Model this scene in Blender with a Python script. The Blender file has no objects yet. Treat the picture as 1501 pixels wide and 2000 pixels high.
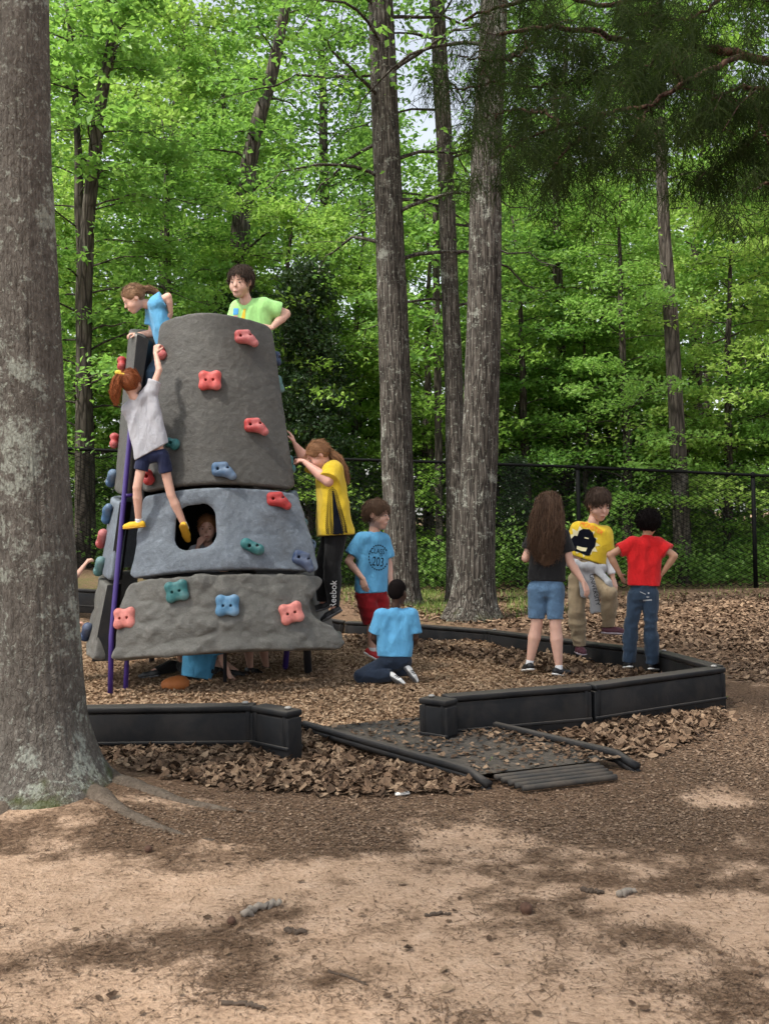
import bpy, bmesh, math, random, time
import numpy as np
from mathutils import Vector, Matrix
from mathutils.bvhtree import BVHTree
T0 = time.time()
R = math.radians
scene = bpy.context.scene
COL = scene.collection

# ------------------------------------------------------------------ camera
F = 1900.0                     # focal length in photo pixels (photo 1501 x 2000)
CAMH = 1.15
PITCH = math.atan(30 / F)
ROLL = R(1.2)
cam_data = bpy.data.cameras.new('camera')
cam = bpy.data.objects.new('camera', cam_data)
COL.objects.link(cam)
cam_data.sensor_fit = 'VERTICAL'
cam_data.sensor_height = 36.0
cam_data.sensor_width = 27.0
cam_data.lens = F / 2000 * 36.0
cam_data.clip_start = 0.05
cam_data.clip_end = 600
MCAM = Matrix.Rotation(R(90) + PITCH, 4, 'X') @ Matrix.Rotation(-ROLL, 4, 'Z')
MCAM.translation = (0, 0, CAMH)
cam.matrix_world = MCAM
scene.camera = cam
cam_data.dof.use_dof = True
cam_data.dof.focus_distance = 8.5
cam_data.dof.aperture_fstop = 9.0
RC = np.array(MCAM.to_3x3())
OC = np.array((0, 0, CAMH))

def pix(x, y, d):
    """photo pixel + distance along the viewing axis -> world point(s)"""
    x = np.asarray(x, float); y = np.asarray(y, float); d = np.asarray(d, float)
    v = np.stack(np.broadcast_arrays((x - 750.5) / F * d, -(y - 1000.0) / F * d, -d), -1)
    return v @ RC.T + OC

def gpix(x, y, z=0.0):
    """photo pixel -> world point on the horizontal plane z"""
    r = pix(x, y, 1.0) - OC
    t = (z - CAMH) / r[..., 2]
    return OC + r * t[..., None]

def topix(P):
    v = (np.asarray(P, float) - OC) @ RC
    return np.stack([750.5 - v[..., 0] / v[..., 2] * F, 1000.0 + v[..., 1] / v[..., 2] * F, -v[..., 2]], -1)

# ------------------------------------------------------------------ world, sun, exposure
SUN_EL, SUN_AZ = R(58), R(-52)        # azimuth measured from behind the camera, negative = from the left
sun_dir = np.array((math.sin(SUN_AZ) * math.cos(SUN_EL), -math.cos(SUN_AZ) * math.cos(SUN_EL), math.sin(SUN_EL)))
world = bpy.data.worlds.new('World')
scene.world = world
world.use_nodes = True
wn = world.node_tree.nodes
wl = world.node_tree.links
bg = wn['Background']
sky = wn.new('ShaderNodeTexSky')
sky.sky_type = 'NISHITA'
sky.sun_disc = False
sky.sun_elevation = SUN_EL
sky.sun_rotation = math.atan2(sun_dir[0], sun_dir[1])
sky.air_density = 1.2
sky.dust_density = 2.5
sky.ozone_density = 0.5
# thin bright overcast: the blue is mostly washed out to white
bw = wn.new('ShaderNodeRGBToBW'); wl.new(sky.outputs[0], bw.inputs[0])
wm = wn.new('ShaderNodeMix'); wm.data_type = 'RGBA'; wm.inputs[0].default_value = .72
wl.new(sky.outputs[0], wm.inputs[6]); wl.new(bw.outputs[0], wm.inputs[7]); wl.new(wm.outputs[2], bg.inputs[0])
bg.inputs[1].default_value = 0.15
sl = bpy.data.lights.new('sun', 'SUN')
sl.energy = 2.9
sl.angle = R(3.5)
sl.color = (1.0, 0.94, 0.84)
so = bpy.data.objects.new('sun', sl)
COL.objects.link(so)
so.rotation_euler = Vector(sun_dir).to_track_quat('Z', 'Y').to_euler()
scene.view_settings.view_transform = 'Standard'
scene.view_settings.look = 'None'
scene.view_settings.exposure = 1.36
scene.view_settings.gamma = 1.0
scene.view_settings.use_curve_mapping = False
cy = scene.cycles
cy.max_bounces = 5
cy.diffuse_bounces = 2
cy.glossy_bounces = 2
cy.transmission_bounces = 3
cy.transparent_max_bounces = 4
cy.caustics_reflective = False
cy.caustics_refractive = False
cy.use_denoising = True
cy.use_adaptive_sampling = True
cy.adaptive_threshold = .02
cy.sample_clamp_indirect = 8.0

# ------------------------------------------------------------------ helpers: objects
def tag(o, label=None, cat=None, group=None, kind=None):
    if label: o['label'] = label
    if cat: o['category'] = cat
    if group: o['group'] = group
    if kind: o['kind'] = kind
    return o

def empty(name, loc=(0, 0, 0), label=None, cat=None, group=None):
    o = bpy.data.objects.new(name, None)
    o.empty_display_size = 0.1
    COL.objects.link(o)
    o.location = loc
    return tag(o, label, cat, group)

def mesh_data(name, V, faces, smooth=True):
    """V (n,3); faces: one (m,k) int array or a list of such arrays"""
    me = bpy.data.meshes.new(name)
    V = np.ascontiguousarray(V, dtype=np.float32)
    fl = faces if isinstance(faces, (list, tuple)) else [faces]
    fl = [np.asarray(f, dtype=np.int32) for f in fl if len(f)]
    me.vertices.add(len(V))
    me.vertices.foreach_set('co', V.ravel())
    tot = sum(f.size for f in fl)
    nf = sum(len(f) for f in fl)
    me.loops.add(tot)
    me.polygons.add(nf)
    if nf:
        me.loops.foreach_set('vertex_index', np.concatenate([f.ravel() for f in fl]))
        ln = np.concatenate([np.full(len(f), f.shape[1], np.int32) for f in fl])
        st = np.concatenate([[0], np.cumsum(ln)[:-1]]).astype(np.int32)
        me.polygons.foreach_set('loop_start', st)
        me.polygons.foreach_set('loop_total', ln)
        me.polygons.foreach_set('use_smooth', np.full(nf, smooth))
    me.update(calc_edges=True)
    return me

def link(name, me, mat=None, parent=None):
    o = bpy.data.objects.new(name, me)
    COL.objects.link(o)
    if mat and not me.materials:
        me.materials.append(mat)
    if parent is not None:
        o.parent = parent
        o.matrix_parent_inverse = Matrix.Translation(-parent.location) if parent.parent is None else Matrix.Identity(4)
    return o

def child_world(name, V, faces, mat, parent, smooth=True):
    """mesh given in world coordinates, parented to an object that sits (unrotated) at parent.location"""
    off = np.zeros(3)
    p = parent
    while p is not None:
        off += np.array(p.location); p = p.parent
    me = mesh_data(name, np.asarray(V) - off, faces, smooth)
    o = bpy.data.objects.new(name, me)
    COL.objects.link(o)
    me.materials.append(mat)
    o.parent = parent
    return o

class MB:
    """collects boxes, tubes and quads into one mesh"""
    def __init__(s):
        s.V = []; s.Q = []; s.T = []; s.n = 0
    def add(s, V, Q=None, T=None):
        V = np.asarray(V, float)
        s.V.append(V)
        if Q is not None and len(Q): s.Q.append(np.asarray(Q) + s.n)
        if T is not None and len(T): s.T.append(np.asarray(T) + s.n)
        s.n += len(V)
    def box(s, c, half, ax=None, bev=0.0):
        ax = np.eye(3) if ax is None else np.asarray(ax, float)
        half = np.asarray(half, float)
        if bev <= 0:
            P = np.array([[i, j, k] for k in (-1, 1) for j in (-1, 1) for i in (-1, 1)], float) * half
            s.add(P @ ax + np.asarray(c), [[0, 2, 3, 1], [4, 5, 7, 6], [0, 1, 5, 4], [2, 6, 7, 3], [0, 4, 6, 2], [1, 3, 7, 5]])
            return
        b = min(bev, half.min() * .95)
        bm = bmesh.new()
        bmesh.ops.create_cube(bm, size=2)
        for v in bm.verts: v.co = Vector(np.array(v.co) * half)
        bmesh.ops.bevel(bm, geom=bm.edges[:], offset=b, segments=2, affect='EDGES', profile=.5)
        s.bm(bm, ax, c)
    def bm(s, bm, ax=None, c=(0, 0, 0)):
        ax = np.eye(3) if ax is None else np.asarray(ax, float)
        bm.verts.ensure_lookup_table()
        bm.verts.index_update()
        bmesh.ops.triangulate(bm, faces=[f for f in bm.faces if len(f.verts) > 4])
        V = np.array([v.co[:] for v in bm.verts])
        Q = [[v.index for v in f.verts] for f in bm.faces if len(f.verts) == 4]
        T = [[v.index for v in f.verts] for f in bm.faces if len(f.verts) == 3]
        bm.free()
        s.add(V @ ax + np.asarray(c), Q, T)
    def tube(s, P, r, n=8, cap=True):
        V, Q, T = tube(P, r, n, cap)
        s.add(V, Q, T)
    def faces(s):
        out = []
        if s.Q: out.append(np.concatenate(s.Q))
        if s.T: out.append(np.concatenate(s.T))
        return out
    def verts(s):
        return np.concatenate(s.V)
    def build(s, name, mat, parent=None, smooth=True):
        if parent is not None:
            return child_world(name, s.verts(), s.faces(), mat, parent, smooth)
        return link(name, mesh_data(name, s.verts(), s.faces(), smooth), mat)

def frames(P):
    P = np.asarray(P, float)
    t = np.gradient(P, axis=0)
    t /= np.linalg.norm(t, axis=1)[:, None] + 1e-12
    ref = np.array((0, 0, 1.0)) if abs(t[:, 2]).mean() < .8 else np.array((1.0, 0, 0))
    a = np.cross(t, ref); a /= np.linalg.norm(a, axis=1)[:, None] + 1e-12
    b = np.cross(t, a)
    return t, a, b

def tube(P, r, n=8, cap=True):
    P = np.asarray(P, float); m = len(P)
    r = np.broadcast_to(np.asarray(r, float), (m,))
    t, a, b = frames(P)
    th = np.linspace(0, 2 * np.pi, n, endpoint=False)
    ring = (np.cos(th)[None, :, None] * a[:, None] + np.sin(th)[None, :, None] * b[:, None]) * r[:, None, None] + P[:, None]
    V = ring.reshape(-1, 3)
    i = np.arange(m - 1)[:, None] * n; j = np.arange(n)[None]; k = (j + 1) % n
    Q = np.stack([i + j, i + n + j, i + n + k, i + k], -1).reshape(-1, 4)
    T = []
    if cap:
        V = np.concatenate([V, P[:1], P[-1:]])
        c0, c1 = m * n, m * n + 1
        jj = np.arange(n); kk = (jj + 1) % n
        T = np.concatenate([np.stack([np.full(n, c0), jj, kk], -1), np.stack([np.full(n, c1), (m - 1) * n + kk, (m - 1) * n + jj], -1)])
    return V, Q, T

# ------------------------------------------------------------------ helpers: noise
_tab = np.random.default_rng(7).random((32, 32, 32)).astype(np.float32)
def vnoise(P, f=1.0, seed=0):
    """value noise in [-1, 1] at points P (..., 3)"""
    P = np.asarray(P, np.float32) * np.float32(f) + np.float32(seed * 7.31 + 100)
    i = np.floor(P).astype(np.int32)
    t = P - i
    t = t * t * (3 - 2 * t)
    i &= 31
    j = (i + 1) & 31
    x0, y0, z0 = i[..., 0], i[..., 1], i[..., 2]
    x1, y1, z1 = j[..., 0], j[..., 1], j[..., 2]
    tx, ty, tz = t[..., 0], t[..., 1], t[..., 2]
    a = _tab[x0, y0, z0] * (1 - tx) + _tab[x1, y0, z0] * tx
    b = _tab[x0, y1, z0] * (1 - tx) + _tab[x1, y1, z0] * tx
    c = _tab[x0, y0, z1] * (1 - tx) + _tab[x1, y0, z1] * tx
    d = _tab[x0, y1, z1] * (1 - tx) + _tab[x1, y1, z1] * tx
    return ((a * (1 - ty) + b * ty) * (1 - tz) + (c * (1 - ty) + d * ty) * tz) * 2 - 1

def fbm(P, f=1.0, o=4, seed=0):
    s = 0; a = 1.0; n = 0
    for k in range(o):
        s = s + a * vnoise(P, f * 2 ** k, seed + k * 3); n += a; a *= .5
    return s / n

def smoothstep(a, b, x):
    t = np.clip((x - a) / (b - a), 0, 1)
    return t * t * (3 - 2 * t)

# ------------------------------------------------------------------ helpers: signed distance fields -> meshes
def smin(a, b, k):
    if k <= 0: return np.minimum(a, b)
    h = np.maximum(k - np.abs(a - b), 0) / k
    return np.minimum(a, b) - h * h * k * .25

def smax(a, b, k):
    return -smin(-a, -b, k)

def cone(a, ra, b, rb, k=0, flat=None, cuts=None, sub=False):
    return dict(t='c', a=np.array(a, float), ra=ra, b=np.array(b, float), rb=rb, k=k, flat=flat, cuts=cuts, sub=sub)

def ell(c, r, ax=None, k=0, sub=False, cuts=None):
    return dict(t='e', c=np.array(c, float), r=np.array(r, float) * np.ones(3), ax=np.eye(3) if ax is None else np.array(ax, float), k=k, sub=sub, cuts=cuts)

def prim_bounds(p):
    if p['t'] == 'c':
        r = max(p['ra'], p['rb'])
        return np.minimum(p['a'], p['b']) - r, np.maximum(p['a'], p['b']) + r
    r = p['r'].max()
    return p['c'] - r, p['c'] + r

def prim_eval(p, X):
    if p['t'] == 'c':
        a, b = p['a'], p['b']
        q = X - a.astype(np.float32); ba = (b - a).astype(np.float32)
        if p['flat'] is not None:
            n, s = p['flat']
            n = np.asarray(n, np.float32); n = n / np.linalg.norm(n)
            q = q + (q @ n)[..., None] * n * np.float32(s - 1)
            ba = ba + ba.dot(n) * n * np.float32(s - 1)
        t = np.clip((q @ ba) / (ba.dot(ba) + 1e-9), 0, 1)
        d = np.linalg.norm(q - t[..., None] * ba, axis=-1) - (p['ra'] + t * (p['rb'] - p['ra']))
    else:
        q = (X - p['c'].astype(np.float32)) @ p['ax'].T.astype(np.float32)
        r = p['r'].astype(np.float32)
        k0 = np.linalg.norm(q / r, axis=-1)
        k1 = np.linalg.norm(q / (r * r), axis=-1) + 1e-9
        d = k0 * (k0 - 1) / k1
    if p['cuts']:
        for pt, n in p['cuts']:
            n = np.asarray(n, float); n = (n / np.linalg.norm(n)).astype(np.float32)
            d = np.maximum(d, (X - np.asarray(pt, np.float32)) @ n)
    return d

def sdf_grid(prims, h, pad=3, post=None, lohi=None):
    if lohi is None:
        bs = [prim_bounds(p) for p in prims if not p['sub']]
        lo = np.min([b[0] for b in bs], 0) - pad * h
        hi = np.max([b[1] for b in bs], 0) + pad * h
    else:
        lo, hi = np.array(lohi[0], float), np.array(lohi[1], float)
    n = np.ceil((hi - lo) / h).astype(int) + 1
    big = np.float32(max(hi - lo))
    Fd = np.full(n, big, np.float32)
    ax = [(lo[i] + h * np.arange(n[i])).astype(np.float32) for i in range(3)]
    for p in prims:
        a, b = prim_bounds(p)
        m = p['k'] + 4 * h
        i0 = np.clip(np.floor((a - m - lo) / h).astype(int), 0, n)
        i1 = np.clip(np.ceil((b + m - lo) / h).astype(int) + 1, 0, n)
        if np.any(i1 <= i0): continue
        sl = tuple(slice(i0[i], i1[i]) for i in range(3))
        X = np.stack(np.meshgrid(ax[0][sl[0]], ax[1][sl[1]], ax[2][sl[2]], indexing='ij'), -1)
        d = prim_eval(p, X)
        if p['sub']:
            Fd[sl] = smax(Fd[sl], -d, p['k'])
        else:
            Fd[sl] = smin(Fd[sl], d, p['k'])
    if post is not None:
        X = np.stack(np.meshgrid(*ax, indexing='ij'), -1)
        Fd = post(Fd, X).astype(np.float32)
    return Fd, lo

def surface_nets(Fd, lo, h, smooth=1):
    s = Fd < 0
    n = np.array(Fd.shape)
    c = np.zeros(n - 1, np.int8)
    offs = [(i, j, k) for i in (0, 1) for j in (0, 1) for k in (0, 1)]
    def corner(A, o): return A[o[0]:n[0] - 1 + o[0], o[1]:n[1] - 1 + o[1], o[2]:n[2] - 1 + o[2]]
    for o in offs: c += corner(s, o)
    act = (c > 0) & (c < 8)
    idx = np.argwhere(act)
    if len(idx) == 0:
        return np.zeros((0, 3)), np.zeros((0, 4), int)
    val = np.stack([Fd[idx[:, 0] + o[0], idx[:, 1] + o[1], idx[:, 2] + o[2]] for o in offs], 1)
    edges = [(i, j) for i in range(8) for j in range(i + 1, 8) if sum(abs(np.array(offs[i]) - np.array(offs[j]))) == 1]
    acc = np.zeros((len(idx), 3)); cnt = np.zeros(len(idx))
    O = np.array(offs, float)
    for i, j in edges:
        a, b = val[:, i], val[:, j]
        m = (a < 0) != (b < 0)
        t = np.where(m, a / np.where(np.abs(a - b) < 1e-9, 1, a - b), 0)
        p = O[i] + t[:, None] * (O[j] - O[i])
        acc += p * m[:, None]; cnt += m
    V = (idx + acc / cnt[:, None]) * h + lo
    vid = np.full(n - 1, -1, np.int64)
    vid[act] = np.arange(len(idx))
    Qs = []
    for ax_ in range(3):
        u, v = [(1, 2), (2, 0), (0, 1)][ax_]
        sl0 = [slice(None)] * 3; sl1 = [slice(None)] * 3
        sl0[ax_] = slice(0, -1); sl1[ax_] = slice(1, None)
        a, b = s[tuple(sl0)], s[tuple(sl1)]
        e = np.argwhere(a != b)
        ok = (e[:, u] > 0) & (e[:, v] > 0) & (e[:, u] < n[u] - 1) & (e[:, v] < n[v] - 1)
        e = e[ok]
        if not len(e): continue
        fl = a[e[:, 0], e[:, 1], e[:, 2]]
        def cell(du, dv):
            q = e.copy(); q[:, u] -= du; q[:, v] -= dv
            return vid[q[:, 0], q[:, 1], q[:, 2]]
        q = np.stack([cell(1, 1), cell(0, 1), cell(0, 0), cell(1, 0)], 1)
        q[~fl] = q[~fl][:, ::-1]
        Qs.append(q)
    Q = np.concatenate(Qs)
    Q = Q[(Q >= 0).all(1)]
    for _ in range(smooth):
        acc = np.zeros_like(V); cn = np.zeros(len(V))
        for i in range(4):
            np.add.at(acc, Q[:, i], V[Q[:, (i + 1) % 4]] + V[Q[:, (i - 1) % 4]])
            np.add.at(cn, Q[:, i], 2)
        V = V * .4 + .6 * acc / np.maximum(cn, 1)[:, None]
    return V, Q

def blob(prims, h, smooth=1, post=None, lohi=None):
    Fd, lo = sdf_grid(prims, h, post=post, lohi=lohi)
    return surface_nets(Fd, lo, h, smooth)

# ------------------------------------------------------------------ helpers: materials
def new_mat(name):
    m = bpy.data.materials.new(name)
    m.use_nodes = True
    nt = m.node_tree
    b = nt.nodes['Principled BSDF']
    return m, nt, b

def nd(nt, t, **kw):
    n = nt.nodes.new(t)
    for k, v in kw.items():
        if k in n.inputs.keys(): n.inputs[k].default_value = v
        else: setattr(n, k, v)
    return n

def ramp(nt, fac, stops, interp='LINEAR'):
    r = nt.nodes.new('ShaderNodeValToRGB')
    r.color_ramp.interpolation = interp
    el = r.color_ramp.elements
    while len(el) > 1: el.remove(el[-1])
    el[0].position = stops[0][0]; el[0].color = (*stops[0][1], 1) if len(stops[0][1]) == 3 else stops[0][1]
    for p, c in stops[1:]:
        e = el.new(p); e.color = (*c, 1) if len(c) == 3 else c
    if fac is not None: nt.links.new(fac, r.inputs[0])
    return r

def mixc(nt, fac, a, b, mode='MIX'):
    m = nt.nodes.new('ShaderNodeMix'); m.data_type = 'RGBA'; m.blend_type = mode
    for i, v in ((0, fac), (6, a), (7, b)):
        if isinstance(v, (float, int)): m.inputs[i].default_value = v
        elif isinstance(v, tuple): m.inputs[i].default_value = (*v, 1)
        else: nt.links.new(v, m.inputs[i])
    return m.outputs[2]

def math_n(nt, op, a, b=None, clamp=False):
    m = nt.nodes.new('ShaderNodeMath'); m.operation = op; m.use_clamp = clamp
    for i, v in ((0, a), (1, b)):
        if v is None: continue
        if isinstance(v, (float, int)): m.inputs[i].default_value = v
        else: nt.links.new(v, m.inputs[i])
    return m.outputs[0]

def noise_n(nt, scale, detail=4, rough=.55, vec=None, dist=0.0):
    n = nt.nodes.new('ShaderNodeTexNoise')
    n.inputs['Scale'].default_value = scale; n.inputs['Detail'].default_value = detail
    n.inputs['Roughness'].default_value = rough; n.inputs['Distortion'].default_value = dist
    if vec is not None: nt.links.new(vec, n.inputs['Vector'])
    return n.outputs['Fac']

def coords(nt, which='Object', scale=None):
    t = nt.nodes.new('ShaderNodeTexCoord')
    if scale is None: return t.outputs[which]
    m = nt.nodes.new('ShaderNodeMapping'); m.inputs['Scale'].default_value = scale
    nt.links.new(t.outputs[which], m.inputs[0])
    return m.outputs[0]

def bump(nt, b, h, strength=.5, dist=.01):
    n = nt.nodes.new('ShaderNodeBump')
    n.inputs['Strength'].default_value = strength; n.inputs['Distance'].default_value = dist
    nt.links.new(h, n.inputs['Height']); nt.links.new(n.outputs[0], b.inputs['Normal'])
    return n

_mats = {}
def plain(name, col, rough=.6, var=.12, scale=30, bmp=.2, bdist=.003, sub=0, spec=.4, sheen=0, metal=0):
    """base colour with gentle mottling and fine relief"""
    if name in _mats: return _mats[name]
    m, nt, b = new_mat(name)
    v = coords(nt)
    n = noise_n(nt, scale, 5, .6, v)
    n2 = noise_n(nt, scale * .17, 3, .5, v)
    s = math_n(nt, 'ADD', math_n(nt, 'MULTIPLY', n, .6), math_n(nt, 'MULTIPLY', n2, .4))
    lo = tuple(max(0, c * (1 - var)) for c in col); hi = tuple(min(1, c * (1 + var)) for c in col)
    r = ramp(nt, s, [(.3, lo), (.7, hi)])
    nt.links.new(r.outputs[0], b.inputs['Base Color'])
    b.inputs['Roughness'].default_value = rough
    b.inputs['Specular IOR Level'].default_value = spec
    b.inputs['Metallic'].default_value = metal
    if sheen: b.inputs['Sheen Weight'].default_value = sheen
    if sub:
        b.inputs['Subsurface Weight'].default_value = sub
        b.inputs['Subsurface Radius'].default_value = (.012, .005, .003)
    if bmp: bump(nt, b, n, bmp, bdist)
    _mats[name] = m
    return m

def leaf_mat(name, dark, mid, light, trans=.45, rough=.5, objvar=True):
    m, nt, b = new_mat(name)
    g = nt.nodes.new('ShaderNodeNewGeometry')
    rp = g.outputs['Random Per Island']
    if objvar:
        oi = nt.nodes.new('ShaderNodeObjectInfo')
        rp2 = math_n(nt, 'ADD', math_n(nt, 'MULTIPLY', rp, .48), math_n(nt, 'MULTIPLY', oi.outputs['Random'], .52))
    else:
        rp2 = rp
    r = ramp(nt, rp2, [(.08, dark), (.45, mid), (.92, light)])
    nt.links.new(r.outputs[0], b.inputs['Base Color'])
    b.inputs['Roughness'].default_value = rough
    b.inputs['Specular IOR Level'].default_value = .35
    tr = nt.nodes.new('ShaderNodeBsdfTranslucent')
    tc = mixc(nt, .5, r.outputs[0], (.24, .43, .07))
    nt.links.new(tc, tr.inputs[0])
    mx = nt.nodes.new('ShaderNodeMixShader'); mx.inputs[0].default_value = trans
    nt.links.new(b.outputs[0], mx.inputs[1]); nt.links.new(tr.outputs[0], mx.inputs[2])
    out = nt.nodes['Material Output']
    nt.links.new(mx.outputs[0], out.inputs[0])
    return m
# ------------------------------------------------------------------ terrain
FX = [-120, 150, 500, 870, 1127, 1475, 1700]
FBASE = [1102, 1110, 1140, 1157, 1152, 1146, 1142]
FRAIL = [866, 877, 892, 903, 912, 928, 938]
FD = [14.6, 14.9, 15.4, 15.8, 16.1, 16.4, 16.6]
fence_base = pix(FX, FBASE, FD)
fence_rail = pix(FX, FRAIL, FD)

def mound(x, y, c, r, h):
    return h * np.exp(-(((x - c[0]) / r[0]) ** 2 + ((y - c[1]) / r[1]) ** 2))

MND = gpix(470, 1440)
MND2 = gpix(330, 1470)
MND3 = gpix(1230, 1420)
TRK = gpix(80, 1545)
MND4 = gpix(1160, 1285)
MND5 = gpix(930, 1262)

def zt(x, y):
    x = np.asarray(x, float); y = np.asarray(y, float)
    B = np.interp(x, fence_base[:, 0], fence_base[:, 2])
    z = B * smoothstep(7.5, 15.0, y) + 0.03 * np.clip(y - 16.5, 0, 60)
    P = np.stack([x, y, np.zeros_like(x)], -1)
    z = z + .035 * vnoise(P, .7, 1) * smoothstep(20, 3, y) + .012 * vnoise(P, 2.3, 2)
    z = z + mound(x, y, MND, (.55, .22), .10) + mound(x, y, MND2, (.6, .3), .04) + mound(x, y, MND3, (.6, .25), .03)
    z = z + mound(x, y, TRK, (.75, .6), .07) + mound(x, y, MND4, (.5, .3), .06) + mound(x, y, MND5, (.7, .3), .05)
    return z - .02

def inside_poly(x, y, poly):
    x = np.asarray(x); y = np.asarray(y)
    c = np.zeros(x.shape, bool)
    n = len(poly)
    for i in range(n):
        x0, y0 = poly[i]; x1, y1 = poly[(i + 1) % n]
        m = ((y0 > y) != (y1 > y)) & (x < (x1 - x0) * (y - y0) / (y1 - y0 + 1e-12) + x0)
        c ^= m
    return c

# border top line in pixels (top edge about 0.25 m above the chips)
BT = 0.25
def btop(x, y, z=BT): return gpix(np.array(x, float), np.array(y, float), z)
bl0 = btop(-420, 1392); bl1 = btop(110, 1379); bl2 = btop(500, 1374)
br_e = btop(826, 1359)
br0 = btop(850, 1358); br1 = btop(1148, 1335); br2 = btop(1405, 1301); br3 = btop(1292, 1271, .16)
br4 = btop(1128, 1251, .16); br5 = btop(958, 1230, .16); br6 = btop(800, 1218, .16); br7 = btop(676, 1213, .16)
bb0 = pix(420, 1172, 10.6); bb1 = pix(200, 1152, 11.0); bb2 = pix(20, 1142, 11.4); bb3 = pix(-220, 1150, 10.6)
POLY = [tuple(p[:2]) for p in (bl0, bl1, bl2, br0, br1, br2, br3, br4, br5, br6, br7, bb0, bb1, bb2, bb3)]

gx = np.unique(np.concatenate([np.linspace(-3.2, 4.2, 186), np.linspace(-9, 9, 90), np.geomspace(9, 160, 26), -np.geomspace(9, 160, 26)]))
gy = np.unique(np.concatenate([np.linspace(1.2, 7.5, 158), np.linspace(7.5, 18, 96), np.geomspace(18, 260, 34), np.array([1.0, 0.5, 0, -1, -3, -8, -20, -60])]))
GX, GY = np.meshgrid(gx, gy, indexing='ij')
GZ = zt(GX, GY)
PV = np.stack([GX, GY, GZ], -1).reshape(-1, 3)
nx_, ny_ = len(gx), len(gy)
ii, jj = np.meshgrid(np.arange(nx_ - 1), np.arange(ny_ - 1), indexing='ij')
a_ = ii * ny_ + jj
GQ = np.stack([a_, a_ + ny_, a_ + ny_ + 1, a_ + 1], -1).reshape(-1, 4)
gme = mesh_data('ground', PV, GQ)
# zone masks: R wood chips, G leaf litter / straw, B bare sand, A grass
ins = inside_poly(GX + .05 * vnoise(np.stack([GX, GY, GX * 0], -1), 3, 5), GY + .05 * vnoise(np.stack([GX, GY, GX * 0], -1), 3, 6), POLY)
q = topix(np.stack([GX, GY, np.zeros_like(GX)], -1))
n1 = fbm(np.stack([GX, GY * .8, GX * 0], -1), 1.5, 4, 11)
n2 = fbm(np.stack([GX, GY, GX * 0], -1), .7, 3, 21)
def sand_fn(x, y):
    """how bare the sand is at a ground point: litter thins out towards the viewer in ragged patches"""
    P = np.stack([x * .75, y, 0 * x], -1)
    a1 = fbm(P, 2.3, 4, 11); a2 = fbm(P, .8, 3, 23)
    dist = np.interp(y, [1.0, 2.3, 2.9, 3.35, 3.9, 4.6], [.03, .03, .07, .03, -.16, -.75])
    return smoothstep(-.36, .34, 1.35 * a1 + .45 * a2 + dist + .03 * x)
sand = sand_fn(GX, GY)
sand = np.maximum(sand, .6 * smoothstep(.5, .1, np.abs(GY - 7.0 - .4 * n2)) * smoothstep(2.3, 2.9, GX))
sand[ins] = 0
zone = np.zeros((nx_ * ny_, 4), np.float32)
zone[:, 0] = ins.ravel()
zone[:, 2] = sand.ravel()
gr = smoothstep(.05, .5, n2 + .25 * n1) * smoothstep(10.5, 12, GY) * (~ins)
gr = np.maximum(gr, smoothstep(15.9, 17, GY) * .6)
zone[:, 3] = gr.ravel()
at = gme.attributes.new('zone', 'FLOAT_COLOR', 'POINT')
at.data.foreach_set('color', zone.ravel())

def ground_mat():
    m, nt, b = new_mat('ground_soil')
    v = coords(nt)
    an = nt.nodes.new('ShaderNodeAttribute'); an.attribute_name = 'zone'
    sep = nt.nodes.new('ShaderNodeSeparateColor'); nt.links.new(an.outputs['Color'], sep.inputs[0])
    nf = noise_n(nt, 60, 6, .65, v)
    nm = noise_n(nt, 9, 5, .6, v)
    nl = noise_n(nt, 2.2, 4, .6, v)
    vs = nt.nodes.new('ShaderNodeTexVoronoi'); vs.inputs['Scale'].default_value = 55
    mp = coords(nt, 'Object', (1, .55, 1)); nt.links.new(mp, vs.inputs['Vector'])
    straw = ramp(nt, nf, [(.30, (.040, .024, .015)), (.5, (.115, .072, .047)), (.68, (.24, .16, .105))])
    strawc = mixc(nt, math_n(nt, 'MULTIPLY', vs.outputs['Color'], .35), straw.outputs[0], (.20, .125, .08))
    chips = ramp(nt, vs.outputs['Color'], [(.1, (.10, .058, .034)), (.5, (.26, .165, .10)), (.95, (.48, .34, .22))])
    sandc = ramp(nt, math_n(nt, 'ADD', math_n(nt, 'MULTIPLY', nf, .5), math_n(nt, 'MULTIPLY', nm, .5)), [(.34, (.26, .170, .112)), (.5, (.41, .278, .190)), (.66, (.50, .355, .258))])
    grass = ramp(nt, nf, [(.3, (.03, .035, .012)), (.55, (.075, .10, .025)), (.75, (.13, .15, .05))])
    sm = math_n(nt, 'ADD', sep.outputs[2], math_n(nt, 'MULTIPLY', math_n(nt, 'SUBTRACT', nm, .5), 1.7))
    sm = ramp(nt, sm, [(.24, (0, 0, 0)), (.74, (1, 1, 1))]).outputs[0]
    sm2 = math_n(nt, 'MULTIPLY', sm, ramp(nt, nf, [(.30, (.15, .15, .15)), (.42, (1, 1, 1))]).outputs[0])
    c = mixc(nt, sm2, strawc, sandc.outputs[0])
    c = mixc(nt, math_n(nt, 'MULTIPLY', an.outputs['Alpha'], math_n(nt, 'MULTIPLY', ramp(nt, nm, [(.4, (0, 0, 0)), (.6, (1, 1, 1))]).outputs[0], .7)), c, grass.outputs[0])
    c = mixc(nt, sep.outputs[0], c, chips.outputs[0])
    nt.links.new(c, b.inputs['Base Color'])
    b.inputs['Roughness'].default_value = .95
    b.inputs['Specular IOR Level'].default_value = .1
    h = math_n(nt, 'ADD', nf, math_n(nt, 'MULTIPLY', nm, 1.4))
    bump(nt, b, h, .9, .02)
    return m
tag(link('ground', gme, ground_mat()), kind='structure')

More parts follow.
